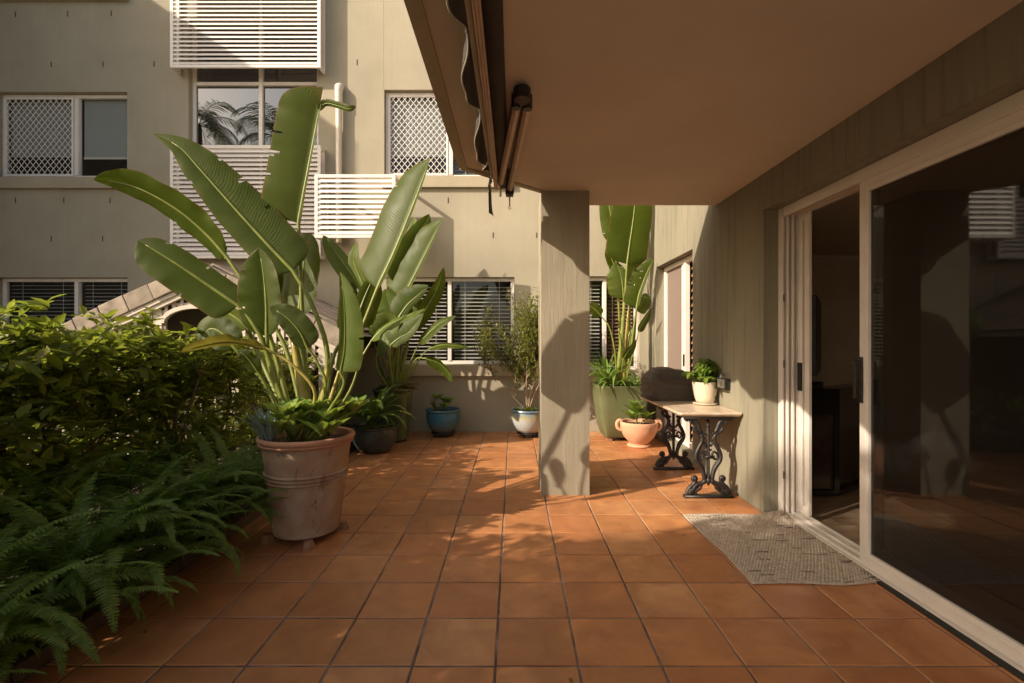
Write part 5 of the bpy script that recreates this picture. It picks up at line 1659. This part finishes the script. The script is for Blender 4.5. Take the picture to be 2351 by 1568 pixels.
# roof tiles behind the capping, on each slope
tm = MB(); tm.box(-.16, .16, -.11, .13, 0, .022)
tme = tm.mesh('roof_tile'); tme.materials.append(MATS['roof_tile'])
rf = MB()
back = Vector((0, YF - GY - .02, 0))
for c in (sl_l, sl_r):
    o_ = Vector((0, .19, -.035))
    rf.add([apex + o_, c + o_, c + back + Vector((0, 0, -.035)), apex + back + Vector((0, 0, -.035))], [(0,1,2,3)])
rfo = rf.build('roof', MATS['roof_tile'], pg)
for c, nr in ((sl_l, 9), (sl_r, 9)):
    d = (c - apex); Ls = d.length; d.normalize()
    ang = math.atan2(-d.z, abs(d.x)); sg = 1 if d.x > 0 else -1
    for i in range(int(Ls / .24)):
        for j in range(5):
            p = apex + d * (.12 + i * .24) + Vector((0, .40 + j * .33, -.02 + .012))
            o = inst('roof_tile', tme, rfo, p, (R(4) * 0, sg * ang + rt.uniform(-.02, .02) + sg * .06, R(90) * 0 + rt.uniform(-.02, .02)), (.8, 1.3, 1))
# lattice and arch
lt = MB()
zb = 1.0
def roofz(x):
    a = apex; c = sl_l if x < a.x else sl_r
    return a.z + (c.z - a.z) * (x - a.x) / (c.x - a.x) - .285
archc = P(443, 0, GY).x; archr = .29; archz = P(0, 703, GY).z - archr * .62
def archz_at(x):
    q = (x - archc) / (archr * 1.25)
    return archz + archr * .62 * math.sqrt(max(0, 1 - q * q)) if abs(q) < 1 else zb
x = sl_l.x + .3
xs_ = []
while x < sl_r.x - .1:
    z1 = roofz(x); z0 = max(zb, archz_at(x))
    if z1 - z0 > .03: lt.box(x - .018, x + .018, GY + .055, GY + .065, z0, z1)
    x += .085
z = zb + .04
while z < apex.z - .3:
    xa = sl_l.x + .3; seg = None
    x = xa
    while x < sl_r.x - .1:
        ok = roofz(x) > z + .01 and archz_at(x) < z
        if ok and seg is None: seg = x
        if (not ok) and seg is not None:
            lt.box(seg, x, GY + .066, GY + .075, z - .017, z + .017); seg = None
        x += .02
    if seg is not None: lt.box(seg, x, GY + .066, GY + .075, z - .017, z + .017)
    z += .085
lt.build('lattice', MATS['porch_paint'], pg)
ar = MB(); pts = []
for k in range(25):
    a = math.pi * k / 24
    pts.append(Vector((archc + archr * 1.25 * math.cos(a), GY + .06, archz + archr * .62 * math.sin(a))))
for k in range(24): ar.bar(pts[k], pts[k+1], .05, .045, (pts[k] - Vector((archc, GY + .06, archz))).normalized())
ar.build('arch', MATS['porch_paint'], pg)
bk = MB()
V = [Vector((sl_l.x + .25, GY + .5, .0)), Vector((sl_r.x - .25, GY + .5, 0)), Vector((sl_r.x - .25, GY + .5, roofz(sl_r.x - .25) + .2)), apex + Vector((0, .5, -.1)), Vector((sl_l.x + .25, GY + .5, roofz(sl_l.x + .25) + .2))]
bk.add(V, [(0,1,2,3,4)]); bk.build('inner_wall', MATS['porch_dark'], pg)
po_ = MB()
for xx in (archc - archr * 1.25 - .06, archc + archr * 1.25 + .06, sl_l.x + .3, sl_r.x - .3): po_.box(xx - .045, xx + .045, GY + .05, GY + .14, -.12, max(1.0, roofz(xx) - .02))
po_.build('post', MATS['porch_paint'], pg)

# ------------------------------------------------------------------ picket fence behind the hedge
pf = thing('picket_fence', 'white picket fence with round-topped pickets glimpsed through the hedge', 'fence', (-3.42, 4, -.12))
b = MB(); w_ = .034; h_ = 1.02
V = []; pr = [(-w_, 0), (w_, 0), (w_, h_ - .05)] + [(w_ * math.cos(a), h_ - .05 + .05 * math.sin(a)) for a in (R(30), R(60), R(90), R(120), R(150))] + [(-w_, h_ - .05)]
for x in (-.009, .009): V += [(x, y, z) for y, z in pr]
n = len(pr); b.add(V, [tuple(range(n - 1, -1, -1)), tuple(range(n, 2 * n))] + [(i, (i+1) % n, n+(i+1) % n, n+i) for i in range(n)])
pme = b.mesh('picket'); pme.materials.append(MATS['picket_paint'])
y = 1.2
while y < 6.95:
    inst('picket', pme, pf, (-3.42, y, -.10), (rt.uniform(-.012, .012), 0, 0)); y += .125
b = MB(); b.box(-3.455, -3.432, 1.1, 6.95, .15, .21); b.box(-3.455, -3.432, 1.1, 6.95, .68, .74); b.build('rail', MATS['picket_paint'], pf)

# ------------------------------------------------------------------ palms behind the viewer, mirrored in the upper windows
def palm(label, x, y, h, seed, n=20, L=2.6):
    r = rng(seed)
    t = thing('palm_tree', label, 'palm', (x, y, -.12), 'palms behind the viewer')
    b = MB(); b.tube(bez([(x, y, -.12), (x + .1, y, h * .5), (x, y + .1, h)], 14), [.22 - .008 * i for i in range(14)], 12); b.build('trunk', MATS['bark'], t, smooth=True)
    for i in range(n):
        a = i * 2.399 + r.uniform(-.2, .2); e = R(r.uniform(10, 75))
        f = MB(); p = Vector((x, y + .1, h)); pts = []
        hd = Vector((math.cos(a), math.sin(a), 0))
        for k in range(21):
            pts.append(p.copy()); p = p + (hd * math.cos(e) + Vector((0, 0, math.sin(e)))) * (L / 20); e -= R(4.5 + k * .35)
        f.tube(pts, [.02 - .0008 * k for k in range(21)], 5, False)
        for k in range(3, 20):
            for q in (0, .5):
                c0 = pts[k].lerp(pts[k+1], q) if k < 20 else pts[k]
                d = (pts[k] - pts[k-1]).normalized(); s = d.cross(Vector((0, 0, 1))).normalized()
                for sg in (1, -1):
                    l = .62 * math.sin(math.pi * (k + q) / 22) + .12
                    tip = c0 + (s * sg * .8 + d * .6 + Vector((0, 0, -.35 - r.uniform(0, .3)))).normalized() * l
                    mid = c0.lerp(tip, .5) + Vector((0, 0, .05))
                    f.add([c0 - d * .012, c0 + d * .012, mid + d * .018, tip, mid - d * .018], [(0,1,2,4), (4,2,3)])
        f.build('frond', MATS['palm_leaf'], t, smooth=True)
palm('tall palm behind the viewer, mirrored in the middle window', -10.6, -7.5, 10.4, 1)
palm('second tall palm behind the viewer, mirrored at the window edge', -13.8, -7.0, 10.7, 2)

# ------------------------------------------------------------------ crumbs of leaf litter on the tiles
g_ = np.random.default_rng(12)
spots = []
for (cx, cy, sx, sy, n) in ((-1.75, 2.6, .10, 1.0, 26), (-1.3, 3.2, .35, .35, 16), (1.5, 6.2, .3, .25, 12), (.2, 6.6, .35, .12, 10), (-.8, 6.5, .5, .2, 12), (.4, 3.2, .9, .9, 10), (1.75, 3.9, .08, .3, 8)):
    spots.append(np.stack([g_.normal(cx, sx, n), g_.normal(cy, sy, n), np.full(n, .004)], 1))
pos = np.concatenate(spots); n = len(pos)
keep = (pos[:, 0] > -1.88) & (pos[:, 0] < 1.9) & (pos[:, 1] < 7.0); pos = pos[keep]; n = len(pos)
a = g_.uniform(0, 6.28, n); L = g_.uniform(.012, .035, n)
me = cloud_mesh('leaf_litter', [leaf_cloud(pos, np.stack([np.cos(a), np.sin(a), g_.uniform(-.02, .1, n)], 1), np.tile(np.array([[0, 0, 1.]]), (n, 1)) + g_.normal(0, .2, (n, 3)), L, L * .5, .05, .3)], MATS['dry_leaf'])
tag(put_mesh('leaf_litter', me, None), kind='stuff')
